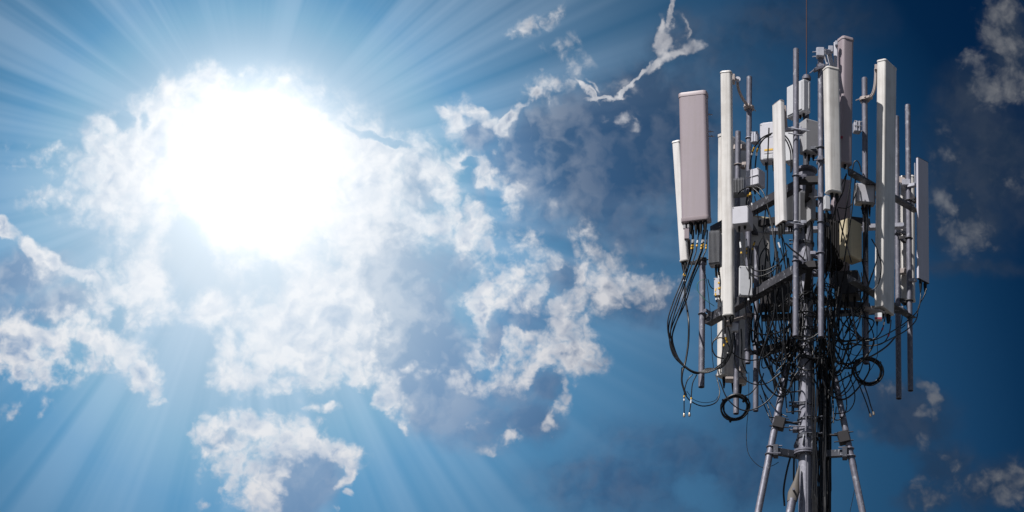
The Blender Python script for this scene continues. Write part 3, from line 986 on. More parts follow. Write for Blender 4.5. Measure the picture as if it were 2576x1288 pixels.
t, T, B, ax, n, tg = A6
m = MB()
for (q0, q1, ww) in (((2, 375, 365, -.66), (2, 400, 480, -.66), .03), ((2, 390, 345, -.62), (2, 420, 490, -.62), .03), ((2, 446, 255, -.58), (2, 446, 495, -.60), .035),
                     ((2, 345, 395, -.72), (2, 365, 470, -.72), .02)):
    m.bar(Q(*q0), Q(*q1), .02, ww, up=(1, 0, 0))
m.build('tilt_strut', 'lav', t)
m = MB()
m.box(Q(2, 300, 360, -.84), (.085, .09, .10), ch=.008)
m.bar(Q(2, 335, 345, -.78), Q(2, 392, 350, -.66), .035, .05)
for dy in (340, 385):
    m.tube([Q(2, 225, dy + 8, -.90), Q(2, 350, dy, -.80)], .006, 6)
m.build('pole_clamp', 'galv_light', t)
m = MB()
m.box(Q(2, 400, 325, -.66), (.05, .05, .07), ch=.004)
m.build('pole_clamp', 'galv_light', t)
m = MB()
m.box(Q(2, 455, 270, -.60), (.03, .06, .05), ch=.004)
m.build('pole_clamp', 'galv_light', t)
m = MB()
m.bar(Q(2, 240, 525, -.86), Q(2, 345, 485, -.82), .06, .03)
m.bar(Q(2, 195, 553, -.86), Q(2, 270, 495, -.86), .008, .012)
m.box(Q(2, 300, 490, -.82), (.08, .08, .03), ch=.004)
m.build('lower_clamp', 'galv', t)
m = MB()
m.tube([B + Vector((0.02, -.01, .01)), B + Vector((.02, -.01, -.045))], .014, 10)
m.build('connector', 'tape', t)
m = MB()
c = Q(2, 505, 1172, -.6)
m.box(c, (.022, .03, .022), ch=.002)
m.build('label', 'red', t)

t, T, B, ax, n, tg = A5
m = MB()
m.box(Q(4, 362, 728, -.93), (.058, .05, .15), yaw=R(20), ch=.006)
mo = m.build('tilt_motor', 'box', t)
m = MB()
m.box(Q(4, 340, 712, -.955), (.008, .004, .05), yaw=R(20), ch=.001)
m.build('label', 'boxgrey', mo)
m = MB()
m.tube([Q(4, 360, 805, -.93), Q(4, 362, 870, -.93)], [.015, .008], 8)
m.build('connector_boot', 'boot', mo)
m = MB()
for yy in (300, 660):
    m.box(Q(4, 300, yy, -.84), (.05, .07, .05), ch=.004)
    m.tube([Q(4, 240, yy + 10, -.88), Q(4, 330, yy, -.86)], .006, 6)
m.build('back_bracket', 'galv', t)

t, T, B, ax, n, tg = A4
m = MB()
m.bar(Q(1, 1200, 870, -.80), Q(1, 1215, 1090, -.80), .03, .012, up=(1, 0, 0))
m.bar(Q(1, 1180, 870, -.80), Q(1, 1195, 1080, -.80), .04, .03, up=(1, 0, 0))
m.build('back_plate', 'clampmetal', t)
m = MB()
m.bar(Q(1, 1195, 1098, -.80), Q(1, 1300, 1090, -.80), .05, .035)
m.tube([Q(1, 1225, 1080, -.86), Q(1, 1430, 1112, -.84)], .006, 6)
m.tube([Q(1, 1225, 1130, -.86), Q(1, 1370, 1157, -.84)], .006, 6)
m.box(Q(1, 1340, 1095, -.78), (.03, .06, .05), ch=.004)
m.build('pole_bracket', 'galv_light', t)
m = MB()
m.bar(Q(3, 1190, 920, -.80), Q(3, 1330, 925, -.80), .05, .03)
m.tube([Q(3, 1225, 915, -.86), Q(3, 1375, 935, -.84)], .006, 6)
m.build('pole_bracket', 'galv_light', t)

t, T, B, ax, n, tg = A2
m = MB()
for (x, y) in ((470, 951), (480, 1116), (490, 1161)):
    m.tube([Q(1, x - 40, y, .0), Q(1, x + 25, y + 2, .0)], .005, 6)
    m.tube([Q(1, x - 12, y, .0), Q(1, x + 2, y, .0)], .010, 6)
m.bar(Q(1, 420, 940, .0), Q(1, 420, 1170, .0), .05, .03, up=(1, 0, 0))
m.build('back_bracket', 'galv_light', t)
m = MB()
m.box(Q(3, 247, 1030, -.12), (.05, .05, .115), ch=.005)
mo = m.build('tilt_motor', 'mauve', t)
m = MB()
m.tube([Q(3, 225, 940, -.12), Q(3, 225, 975, -.12)], .016, 10)
m.tube([Q(3, 262, 935, -.12), Q(3, 262, 965, -.12)], .012, 10)
m.tube([Q(3, 240, 1085, -.12), Q(3, 240, 1130, -.12)], [.012, .006], 8)
m.build('connector', 'boxgrey', mo)

t, T, B, ax, n, tg = A1
m = MB()
m.bar(Q(3, 268, 1080, .55), Q(3, 268, 1300, .55), .03, .03, up=(1, 0, 0))
m.build('pole_bracket', 'dark', t)
m = MB()
m.bar(Q(5, 275, 225, .5), Q(5, 395, 215, .25), .05, .03)
m.box(Q(5, 395, 205, .22), (.09, .1, .05), ch=.006)
m.tube([Q(5, 330, 195, .16), Q(5, 460, 190, .14)], .006, 6)
m.build('pole_bracket', 'dark', t)

t, T, B, ax, n, tg = A8
m = MB()
m.bar(Q(4, 1150, 565, .78), Q(4, 1220, 548, .74), .05, .035)
m.box(Q(4, 1130, 540, .8), (.09, .1, .07), ch=.006)
m.bar(Q(4, 1212, 340, .76), Q(4, 1216, 560, .76), .02, .012, up=(1, 0, 0))
m.build('pole_bracket', 'galv_light', t)
m = MB()
m.bar(Q(6, 1160, 395, .78), Q(6, 1225, 385, .75), .05, .03)
m.build('pole_bracket', 'galv_light', t)

t, T, B, ax, n, tg = A9
m = MB()
m.bar(Q(3, 705, 190, .5), Q(3, 815, 185, .45), .05, .05)
m.build('pole_bracket', 'clampmetal', t)
m = MB()
m.bar(Q(5, 720, 1250, .5), Q(5, 800, 1250, .45), .05, .05)
m.box(Q(7, 150, 60, .45), (.22, .1, .03), ch=.006)
m.build('pole_bracket', 'clampmetal', t)
t, T, B, ax, n, tg = A10
m = MB()
m.bar(Q(4, 1040, 490, 1.0), Q(4, 1140, 520, .86), .08, .06)
m.build('pole_bracket', 'clampmetal', t)
m = MB()
m.bar(Q(6, 1060, 310, 1.0), Q(6, 1140, 300, .86), .08, .05)
m.build('pole_bracket', 'clampmetal', t)
t, T, B, ax, n, tg = A12
m = MB()
m.bar(T + Vector((0, .08, -.3)), (MX + .05, .08, T.z - .3), .05, .05)
m.build('pole_bracket', 'galv_dark', t)
m = MB()
m.bar(B + Vector((0, .08, .3)), (MX + .05, .08, B.z + .3), .05, .05)
m.build('pole_bracket', 'galv_dark', t)
t, T, B, ax, n, tg = A11
m = MB()
m.bar(T + Vector((0, -.02, -.2)), Vector((POLES['midleft'][0], POLES['midleft'][1] + .03, T.z - .2)), .05, .05)
m.build('pole_bracket', 'galv_dark', t)


# ------------------------------------------------------------------ radio units and boxes
def radio(label, cx, cy, Y, w, d, h, yaw, mat, name='radio_unit', cat='radio unit', fins=None, plugs=(), handle=False, ribs=(), label_strip=None, screws=True, lean=0.0, cover=None):
    c = P(cx, cy, Y)
    yw = R(yaw)
    a = Vector((math.cos(yw), math.sin(yw), 0))
    dn = Vector((-math.sin(yw), math.cos(yw), 0))       # away from the viewer's side
    z = Vector((lean, 0, 1)).normalized()
    a = (a - z * a.dot(z)).normalized()
    t = thing(name, c - z * h / 2, label, cat, 'radio units and boxes on the mast head')
    m = MB()
    m.box(c, (w, d, h), frame=(a, dn, z), ch=.008)
    m.build('housing', mat, t)
    fr = c - dn * d / 2
    if cover:
        m = MB()
        m.box(fr - dn * .004, (w * .86, .012, h * .88), frame=(a, dn, z), ch=.005)
        m.build('cover', cover, t)
        fr = fr - dn * .010
    if screws:
        m = MB()
        for sx in (-1, 1):
            for sz in (-1, 1):
                q = fr + a * sx * w * .44 + z * sz * h * .45
                m.tube([q + dn * .004, q - dn * .004], .006, 8)
        m.build('screw', 'boxgrey', t)
    if ribs:
        m = MB()
        for (kind, pos) in ribs:
            if kind == 'v':
                m.box(fr + a * pos * w - dn * .003, (.008, .012, h * .96), frame=(a, dn, z), ch=.002)
            else:
                m.box(fr + z * pos * h - dn * .003, (w * .98, .012, .008), frame=(a, dn, z), ch=.002)
        m.build('seam_rib', mat, t)
    if fins:
        side, nf, depth = fins
        m = MB()
        for k in range(nf):
            u = (k + .5) / nf - .5
            if side == 'front':
                m.box(c - dn * (d / 2 + depth / 2) + a * u * w, (w / nf * .34, depth + .004, h * .97), frame=(a, dn, z), ch=.0015)
            else:
                sg = -1 if side == 'left' else 1
                m.box(c + a * sg * (w / 2 + depth / 2) + dn * u * d, (depth + .004, d / nf * .34, h * .97), frame=(a, dn, z), ch=.0015)
        m.build('heat_sink', 'fin' if mat == 'fin' else mat, t)
    if handle:
        m = MB()
        top = c + z * h / 2
        m.tube([top + a * w * .42, top + a * w * .42 + z * .03, top - a * w * .42 + z * .03, top - a * w * .42], .006, 8)
        m.build('handle', 'box', t)
    if label_strip:
        m = MB()
        for (u, v, ww, hh, mt) in label_strip:
            m2 = MB()
            m2.box(fr + a * u * w + z * v * h - dn * .001, (ww, .004, hh), frame=(a, dn, z), ch=.001)
            m2.build('label', mt, t)
    for (u, v, L) in plugs:
        q = c - z * h / 2 + a * u * w + dn * v * d
        m = MB()
        m.tube([q + z * .004, q - z * .018], .013, 10)
        m.tube([q - z * .018, q - z * .02, q - z * L], [.015, .014, .008], 10)
        m.build('connector', 'boot', t)
    return t


radio('upper white radio box behind the tallest front pole, under the capped lightning rod', 2009, 252, -.18, .26, .10, .36, -48, 'box', cover='box', plugs=[(-.2, 0, .03), (.1, 0, .04), (.3, 0, .05)], screws=False)
m = MB()
for u in (-.018, .004, .026):
    m.box(Q(1, 1412 + u * 500, 770, -.26), (.012, .012, .30), yaw=R(42), ch=.003)
m.build('side_rail', 'box', bpy.data.objects['radio_unit'])
radio('large grey radio box behind the two front poles, below the upper white box', 2037, 348, -.22, .175, .13, .36, 32, 'boxgrey', plugs=[(-.3, 0, .06), (0, .1, .07), (.25, 0, .06)])
radio('narrow white box edge showing between the slanting antenna and the tallest front pole', 1990, 368, -.30, .10, .12, .38, -20, 'box', screws=False)
radio('white radio box with yellow striped label and top handle left of the slanting white antenna', 1936, 362, -.02, .17, .14, .42, -14, 'lav', handle=True,
      label_strip=[(.05, -.24, .09, .022, 'yellow'), (.05, -.33, .09, .008, 'boxgrey'), (.0, -.42, .1, .04, 'box'), (.05, .1, .1, .002, 'boxgrey')], plugs=[(-.2, 0, .08), (.25, 0, .1)])
radio('white cubic combiner box with cross ribs, two taped cables plugged in its top', 1901, 452, -.14, .15, .135, .185, -32, 'lav', name='combiner_box', cat='box',
      ribs=[('v', .0), ('h', .05)], plugs=[(-.3, -.2, .05), (-.1, .1, .06), (.2, 0, .06)])
radio('dark finned radio tucked behind the cubic combiner box', 1858, 474, .06, .14, .1, .17, -10, 'fin', fins=('front', 9, .03), screws=False)
radio('plain white square box below the combiner, right beside the tallest left antenna', 1868.5, 551, -.40, .165, .2, .195, -14, 'lav', name='junction_box', cat='box', plugs=[(-.15, -.2, .06), (.2, -.2, .04)])
radio('silver finned radio between the mauve and the tallest left antenna, upright ribs', 1800, 628, -.22, .115, .1, .365, -12, 'fin', fins=('front', 9, .028), plugs=[(.1, -.2, .12), (.3, 0, .1)], screws=False)
radio('flat white plate box with a cut corner, hung with cables below the small square box', 1876, 709, -.34, .135, .05, .325, 8, 'box', name='junction_box', cat='box', plugs=[(.3, 0, .04)])
radio('grey ribbed radio left of the mast, just right of the slanting white antenna', 1985, 528, -.10, .085, .14, .33, 5, 'fin', fins=('front', 7, .03), plugs=[(0, 0, .08), (.3, 0, .08)], screws=False)
radio('blue-grey ribbed radio between the two front poles against the mast', 2022, 528, -.24, .11, .1, .36, 12, 'fin', fins=('front', 11, .03), plugs=[(-.3, 0, .08), (.2, 0, .08)], screws=False)
radio('slim grey radio with slotted edge left of the right front pole', 2040, 520, -.34, .05, .12, .33, 30, 'boxgrey', plugs=[(0, 0, .08)])
radio('beige box lit on its left face with cable shadows, right of the mast', 2140, 607, -.12, .14, .2, .42, -38, 'beige', name='equipment_box', cat='box', ribs=[('v', .15)], screws=False)
radio('square lavender box in shade in front of the shaded right pole', 2175, 491, -.10, .2, .09, .22, 12, 'boxgrey', name='junction_box', cat='box', cover='lav', plugs=[(-.1, 0, .1), (.1, 0, .16), (.25, 0, .12)])
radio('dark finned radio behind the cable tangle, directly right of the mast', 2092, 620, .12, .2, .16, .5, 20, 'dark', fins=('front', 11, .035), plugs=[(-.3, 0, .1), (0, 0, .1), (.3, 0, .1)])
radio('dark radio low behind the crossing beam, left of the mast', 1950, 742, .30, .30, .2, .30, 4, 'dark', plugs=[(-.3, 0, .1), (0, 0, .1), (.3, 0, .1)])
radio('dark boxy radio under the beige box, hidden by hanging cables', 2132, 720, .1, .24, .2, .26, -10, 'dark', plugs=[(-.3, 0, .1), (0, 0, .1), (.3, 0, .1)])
radio('small bright bracket block clamped left of the mast near the front poles', 2046, 487, -.5, .06, .08, .10, -25, 'galv_light', name='clamp_block', cat='bracket', ribs=[('v', .2), ('h', .2)])
radio('small grey bracket block between the mauve antenna foot and the shaded right pole', 2156, 321, -.10, .075, .08, .12, 15, 'galv_light', name='clamp_block', cat='bracket', ribs=[('v', -.2), ('v', .2), ('h', .0)])
radio('grey bracket block beside the tall pole with the tan arm, right of it', 1900, 348, .08, .07, .08, .12, -15, 'galv_light', name='clamp_block', cat='bracket', ribs=[('v', -.2), ('v', .2)])
radio('narrow taped box with yellow marks beside the tallest left antenna base', 1805, 724, .02, .06, .06, .2, -10, 'lav', name='junction_box', cat='box', label_strip=[(.3, .2, .02, .02, 'yellow'), (.3, -.1, .02, .02, 'yellow')])


# ------------------------------------------------------------------ cables
def spline(pts, step=6):
    pts = [Vector(p) for p in pts]
    ext = [pts[0] * 2 - pts[1]] + pts + [pts[-1] * 2 - pts[-2]]
    out = []
    for i in range(1, len(ext) - 2):
        p0, p1, p2, p3 = ext[i - 1:i + 3]
        n = max(3, step)
        for k in range(n):
            t = k / n
            out.append(.5 * ((2 * p1) + (p2 - p0) * t + (2 * p0 - 5 * p1 + 4 * p2 - p3) * t * t + (3 * p1 - p0 - 3 * p2 + p3) * t ** 3))
    out.append(pts[-1])
    return out


def at_len(pts, f):
    L = [0]
    for a, b_ in zip(pts, pts[1:]):
        L.append(L[-1] + (b_ - a).length)
    s = f * L[-1]
    for i in range(len(L) - 1):
        if L[i + 1] >= s:
            u = (s - L[i]) / max(1e-9, L[i + 1] - L[i])
            return pts[i].lerp(pts[i + 1], u)
    return pts[-1]


def cable(v, pts, r, label, group=None, Y=None, mat='cable', tapes=(), step=6, name='cable', off=(0, 0, 0), seg=7):
    """pts: measured (x, y[, Y]) or world vectors when v is None"""
    if v is None:
        ps = [Vector(p) for p in pts]
    else:
        ps = []
        n = len(pts)
        for i, p in enumerate(pts):
            if len(p) == 3:
                y = p[2]
            elif isinstance(Y, (tuple, list)):
                y = Y[0] + (Y[1] - Y[0]) * i / (n - 1)
            else:
                y = Y
            ps.append(Q(v, p[0], p[1], y))
    ps = [p + Vector(off) for p in ps]
    sp = spline(ps, step)
    m = MB()
    m.tube(sp, r, seg)
    o = m.build(name, mat, None, sharp=60)
    tag(o, label, 'cable', group)
    for (fr, ln, mt) in tapes:
        a, c = at_len(sp, fr), at_len(sp, min(1, fr + .01))
        d = (c - a).normalized()
        k = MB()
        k.tube([a - d * ln / 2, a + d * ln / 2], r + .0028, 8)
        k.build('tape_band', mt, o)
    return o


def coil(c, rad, r, turns, label, seed, tilt):
    rnd = random.Random(seed)
    pts = []
    ax = Vector(tilt).normalized()
    u = ax.cross(Vector((0, 0, 1))).normalized()
    w = u.cross(ax)
    N = 26
    for k in range(int(turns * N) + 1):
        a = 2 * math.pi * k / N
        rr = rad * (1 + .08 * math.sin(a + seed) + .05 * math.sin(2 * a + .8 * seed)) + .014 * math.sin(a * .37 + seed) + .004 * math.sin(a * 2.3 + seed) + rnd.uniform(-.002, .002)
        off = ax * (.012 * math.sin(a * .21 + 1.3 * seed))
        pts.append(Vector(c) + off + (u * math.cos(a) + w * math.sin(a)) * rr)
    m = MB()
    m.tube(pts, r, 7)
    o = m.build('cable_coil', 'cable', None, sharp=60)
    tag(o, label, 'cable')
    for a in (.6, 2.5, 4.4):
        k = MB()
        q = Vector(c) + (u * math.cos(a) + w * math.sin(a)) * rad
        tt = (u * -math.sin(a) + w * math.cos(a))
        k.tube([q - tt * .009, q + tt * .009], .026, 10)
        k.build('tie', 'boot', o)
    return o


Y_, W_ = 'yellow', 'tape'
# big loop under the wide mauve antenna
LG = 'black cables looping down from the mauve antenna at far left'
LL = 'black cable in the big loop hanging under the wide mauve antenna at far left'
B_ = A2[2]
for i, (sx, x1, x2, bx, by, end) in enumerate(((305, 292, 200, 62, 790, (690, 900)), (312, 305, 222, 72, 830, (672, 960)), (365, 340, 240, 92, 850, (680, 1010)),
                                              (405, 385, 270, 84, 900, (700, 930)), (418, 400, 285, 104, 930, (640, 1090)), (445, 432, 300, 112, 880, (690, 1000)))):
    k = i * .012
    pts = [Q(3, sx, 985, -.10 + k), Q(3, x1, 1160, -.11 + k), Q(5, x1 - 10 - i * 3, 150, -.12 + k), Q(5, x2, 390, -.14 + k), Q(5, x2 - 85 + i * 4, 600, -.15 + k), Q(5, bx, by, -.16 + k),
           Q(5, bx + 22, by + 190, -.16 + k), Q(5, bx + 110, 1170 + i * 10, -.17 + k), Q(5, bx + 230, 1262 + i * 6, -.18 + k), Q(5, 440, 1282 - i * 8, -.2 + k), Q(5, 580, 1215 + i * 4, -.24), Q(5, (end[0] + 640) / 2, 1110, -.28), Q(5, *end, -.30)]
    cable(None, pts, .0068, LL, LG, tapes=[(.055, .035, W_), (.075, .02, Y_), (.088, .02, Y_)] if i != 2 else [(.06, .03, W_), (.08, .02, Y_)])
cable(5, [(215, 250, .5), (225, 420, .3), (230, 560, .1), (262, 760, -.1), (262, 980, -.12), (235, 1170, -.14), (205, 1275, -.16), (200, 1380, -.16), (240, 1500, -.16)], .010, 'thick black cable hanging straight inside the big loop at far left',
      tapes=[(.1, .05, Y_), (.16, .03, W_)])
cable(8, [(1016, 560), (1014, 610), (1026, 680), (1058, 728), (1120, 755), (1185, 738), (1206, 690), (1196, 630), (1186, 598)], .006, 'lowest black cable curving from the big loop to a taped joint left of the coil', Y=(-.16, .2))
cable(8, [(1040, 680), (1075, 722), (1130, 738), (1180, 728), (1200, 705)], .003, 'thin wire following the lowest curved cable left of the coil', Y=(-.1, .15))
for i, pts in enumerate((((1070, 596), (1044, 625), (1030, 672), (1027, 720), (1027, 795)), ((1090, 598), (1070, 640), (1064, 690), (1062, 730), (1054, 792)))):
    o = cable(8, pts, .0055, ('left' if 0 else '') + ('free cable end with brass plug hanging lowest at far left, the outer one' if i == 0 else 'free cable end with brass plug at far left, the inner one with longer white tape'), Y=-.16,
              tapes=[(.62, .02, Y_), (.7, .04, W_)] if i else [(.58, .02, Y_), (.66, .02, W_)])
    e = Q(8, *pts[-1], -.16)
    m = MB()
    m.tube([e + Vector((0, 0, .005)), e - Vector((0, 0, .012)), e - Vector((0, 0, .03))], [.009, .0125, .012], 10)
    m.build('plug', 'brass', o)
coil(Q(7, 133, 322, .0), .125, .0085, 5.3, 'black cable coil hanging round the pole foot at lower left', 1, (.1, 1, .25))
coil(P(2183, 931, -.12), .135, .0085, 5.3, 'black cable coil hanging round the pole foot at right', 3, (-.15, 1, .2))
cable(6, [(640, 1180, -.12), (560, 1200, -.1), (480, 1185, -.05), (430, 1160, 0)], .012, 'thick cable tail joining the right coil to the mast')

# cables of the far right antenna and its neighbours
cable(6, [(1263, 470, .72), (1268, 550, .7), (1240, 680, .6), (1120, 800, .4), (980, 890, .2), (850, 955, .0), (770, 974, -.08), (700, 945, -.1), (640, 870, -.1), (590, 760, -.1), (560, 660, -.1)], .0065,
      'upper of two long cables swooping from the far right antenna to the mast')
cable(6, [(1326, 470, .74), (1300, 545, .72), (1250, 640, .66), (1225, 770, .55), (1140, 865, .4), (1010, 940, .25), (880, 1003, .05), (770, 1020, -.06), (640, 1003, -.1), (520, 968, -.1), (440, 945, -.08)], .0065,
      'lower of two long cables swooping from the far right antenna to the mast')
cable(6, [(930, 700), (917, 790), (896, 868), (850, 935), (770, 972), (690, 965), (600, 900)], .006, 'cable with red and white tape from the tallest right antenna base', Y=(-.22, -.1), tapes=[(.2, .03, W_), (.3, .03, 'red')])
cable(6, [(983, 770), (975, 850), (955, 930), (900, 998), (780, 1024), (650, 1010)], .006, 'plain cable from the outer corner of the tallest right antenna base', Y=(-.22, -.1), tapes=[(.3, .03, 'red')])
cable(6, [(848, 825), (847, 950), (852, 1100), (838, 1150), (800, 1230), (765, 1275)], .0035, 'thin wire dropping from the red-labelled box into the right coil', Y=(-.24, -.12))
cable(6, [(1025, 935), (960, 1010), (880, 1072), (780, 1128), (700, 1140)], .0095, 'thick cable sweeping from the lowest right pole to the right coil', Y=(.5, -.1))
cable(6, [(1090, 680), (1088, 760), (1075, 850), (1120, 820)], .005, 'short cable beside the lowest hanging right pole', Y=.8)
cable(6, [(575, 700), (600, 820), (680, 955), (740, 1008)], .0055, 'cable falling steeply across the shaded right pole', Y=(-.15, -.12))
cable(6, [(800, 320), (760, 450), (700, 575), (620, 750), (540, 900)], .0075, 'stiff straight cable slanting across the shaded right pole', Y=-.15)
cable(6, [(745, 470), (690, 600), (600, 800), (530, 950)], .006, 'second straight cable slanting left of the shaded right pole', Y=-.18)
cable(6, [(848, 100), (888, 240), (868, 400), (812, 478), (740, 490), (640, 500)], .006, 'cable bowing out over the lit face of the tallest right antenna', Y=-.36)
cable(6, [(795, -10), (855, 120), (812, 300), (745, 470)], .0065, 'cable curving beside the tallest right antenna at its middle', Y=-.30)
cable(6, [(545, 1030, -.1), (600, 1100, -.1), (660, 1115, -.1), (720, 1100, -.05)], .0035, 'thin wire sagging left of the right coil')
cable(6, [(583, 700), (583, 900), (570, 1130), (570, 1170)], .004, 'thin wire hanging plumb with a black knot, right of the mast', Y=-.1)
# right of the mast, above
cable(4, [(552, 440), (522, 600), (482, 690), (450, 760), (440, 900)], .0075, 'cable drooping from the mauve antenna foot to the mast', Y=(-.5, -.3))
cable(4, [(545, 460), (500, 560), (470, 680), (440, 800), (400, 960)], .006, 'pale-lit cable next to the mauve antenna foot', Y=(-.5, -.35))
cable(4, [(605, 400), (592, 520), (562, 700), (540, 850), (512, 1010), (500, 1100)], .007, 'long straight cable crossing the beige box on its left', Y=(-.3, -.3))
cable(4, [(645, 430), (622, 640), (592, 890), (560, 1090), (530, 1290)], .007, 'long straight cable crossing the beige box on its right', Y=(-.3, -.3))
cable(4, [(608, 420), (625, 335), (655, 318), (680, 360), (695, 425)], .0065, 'small hump of cable above the lavender box', Y=-.1)
cable(4, [(470, 768), (540, 775), (600, 740), (640, 640), (655, 540)], .0055, 'cable curling under the lavender box to the mast', Y=(-.35, -.2))
cable(4, [(462, 780), (500, 950), (560, 1150), (600, 1300)], .0065, 'cable slanting down over the beige box face', Y=-.35)
for i, (x0, x1, x2) in enumerate(((705, 725, 730), (735, 742, 748), (765, 752, 742))):
    cable(4, [(x0 - 10, 770), (x1, 850), (x2, 960), (x2 + 4, 1120), (x2 - 20 + 15 * i, 1290)], .008, 'black cable in the fat bunch under the lavender box', 'black cables bunched under the lavender box', Y=-.1)
# upper left group
cable(3, [(852, 395), (872, 270), (900, 185), (975, 95), (1072, 48)], .0075, 'upper taped cable arching from the combiner box top to the slanting antenna', Y=(-.14, -.4), tapes=[(.32, .02, W_), (.40, .02, Y_), (.46, .02, Y_)])
cable(3, [(906, 385), (918, 270), (932, 200), (985, 110), (1060, 62)], .0075, 'lower taped cable arching from the combiner box top to the slanting antenna', Y=(-.14, -.4), tapes=[(.34, .03, W_), (.43, .02, Y_), (.48, .02, Y_)])
cable(3, [(1192, 70), (1232, 120), (1262, 200), (1272, 300), (1258, 420)], .0075, 'cable arching behind the tallest front pole, outer bend', Y=-.5)
cable(3, [(1192, 100), (1222, 150), (1248, 230), (1252, 330), (1250, 430)], .0075, 'cable arching behind the tallest front pole, inner bend', Y=-.48)
cable(3, [(742, 638), (770, 605), (830, 575), (900, 566), (958, 590), (1000, 660), (1045, 830), (1090, 1010), (1112, 1250)], .0065, 'pale-lit cable humping over from the combiner box base and down', Y=(-.2, -.5))
cable(3, [(885, 580), (945, 640), (1020, 780), (1058, 920), (1085, 1080), (1110, 1290)], .0065, 'pale-lit cable falling diagonally from the combiner box', Y=(-.22, -.45))
cable(3, [(840, 640), (822, 700), (820, 775)], .0075, 'short stub cable between combiner and square box, left one', Y=-.2, tapes=[(.1, .03, Y_)])
cable(3, [(860, 630), (850, 690), (835, 720), (832, 775)], .0075, 'short stub cable between combiner and square box, right one', Y=-.22, tapes=[(.05, .03, Y_)])
cable(3, [(875, 640), (872, 720), (895, 790), (905, 830)], .006, 'taped cable beside the square box, leaning right', Y=-.25, tapes=[(.5, .025, W_), (.66, .02, Y_), (.8, .025, Y_)])
cable(3, [(900, 660), (918, 740), (925, 800), (940, 900)], .006, 'taped cable farther right of the square box', Y=-.26, tapes=[(.3, .025, W_), (.4, .025, Y_)])
cable(3, [(1040, 0), (1026, 360), (1022, 600), (1000, 860), (985, 1010), (1000, 1120), (1030, 1288)], .0075, 'long cable running plumb left of the slanting white antenna', Y=-.2)
# taped cables from the small square box
cable(5, [(758, -10), (768, 80), (780, 165), (812, 250), (870, 325), (950, 352), (1060, 310), (1130, 240), (1215, 100)], .0065, 'taped cable dipping from the square box and back up to the mast, outer', Y=(-.3, -.45), tapes=[(.08, .07, W_), (.18, .02, Y_)])
cable(5, [(822, -10), (826, 70), (826, 140), (850, 230), (905, 295), (1000, 296), (1080, 262), (1150, 215), (1210, 130)], .0065, 'taped cable dipping from the square box and back up to the mast, inner', Y=(-.3, -.45), tapes=[(.08, .08, W_), (.16, .02, Y_), (.22, .02, Y_)])
cable(5, [(835, 60), (838, 200), (850, 350), (830, 470), (812, 600), (820, 720), (850, 830), (915, 895), (1030, 915), (1150, 885), (1230, 830)], .007, 'cable over the flat white plate that swings low to the mast', Y=(-.4, -.2))
cable(5, [(842, 60), (850, 260), (862, 420), (845, 540), (842, 640), (870, 700), (910, 720)], .0065, 'cable down the right side of the flat white plate', Y=-.42, tapes=[(.75, .02, W_)])
cable(5, [(905, 10), (895, 40), (880, 90), (870, 200), (862, 330)], .006, 'short taped cable between the square box and the beige back', Y=-.3, tapes=[(.1, .03, Y_), (.25, .02, Y_)])
cable(5, [(615, 830), (618, 910), (640, 1000), (705, 1105), (800, 1155), (900, 1160), (1000, 1130), (1090, 1045), (1155, 915), (1200, 860)], .0065, 'taped cable from the tallest left antenna base swinging to the mast', Y=(-.35, -.1),
      tapes=[(.09, .03, W_), (.12, .025, Y_), (.15, .02, Y_)])
cable(5, [(612, 900), (605, 1010), (585, 1120), (572, 1290)], .006, 'taped cable falling straight from the tallest left antenna base', Y=-.3, tapes=[(.3, .025, Y_)])
cable(5, [(640, 830), (665, 930), (660, 1050), (600, 1170), (520, 1240)], .0065, 'black cable curling back left under the tallest left antenna', Y=(-.3, -.22))
cable(5, [(685, 900), (690, 1000), (650, 1120), (590, 1200), (500, 1262)], .0065, 'black cable behind the curling one under the tallest left antenna', Y=(-.28, -.2))
cable(5, [(600, 850), (545, 930), (500, 985), (492, 1050), (520, 1115), (570, 1140), (610, 1142)], .007, 'ring of cable tied left of the tallest left antenna base', Y=-.2)
cable(5, [(510, 972), (555, 945), (600, 950), (640, 975)], .006, 'short tied cable end over the cable ring', Y=-.22)
cable(5, [(425, 330), (440, 420), (458, 560), (478, 780), (488, 1060), (505, 1245)], .0035, 'thin wire hanging beside the far left pole', Y=.0)
cable(5, [(425, 385), (385, 388), (350, 425), (352, 490), (420, 572), (512, 640)], .0032, 'thin green wire looped round the far left pole', Y=.1, mat='green')
cable(5, [(450, 380), (470, 440), (500, 470), (560, 470)], .005, 'short cable from the far left pole to the finned radio', Y=.05)
cable(5, [(535, 310), (540, 420), (525, 500), (535, 600)], .008, 'cable under the silver finned radio, taped yellow', Y=.0, tapes=[(.6, .03, Y_), (.75, .03, Y_), (.9, .02, W_)])
cable(5, [(560, 310), (570, 420), (560, 520), (575, 600)], .008, 'second cable under the silver finned radio', Y=.0, tapes=[(.55, .03, Y_), (.75, .03, Y_)])
cable(5, [(700, 880), (712, 1000), (708, 1150), (735, 1245), (790, 1300)], .0085, 'thick cable dropping from the tilt motor of the tallest left antenna', Y=-.25)
cable(5, [(770, 860), (778, 1000), (775, 1140), (800, 1230), (830, 1290)], .007, 'beaded-looking cable dropping beside the grey short pole end', Y=-.1)
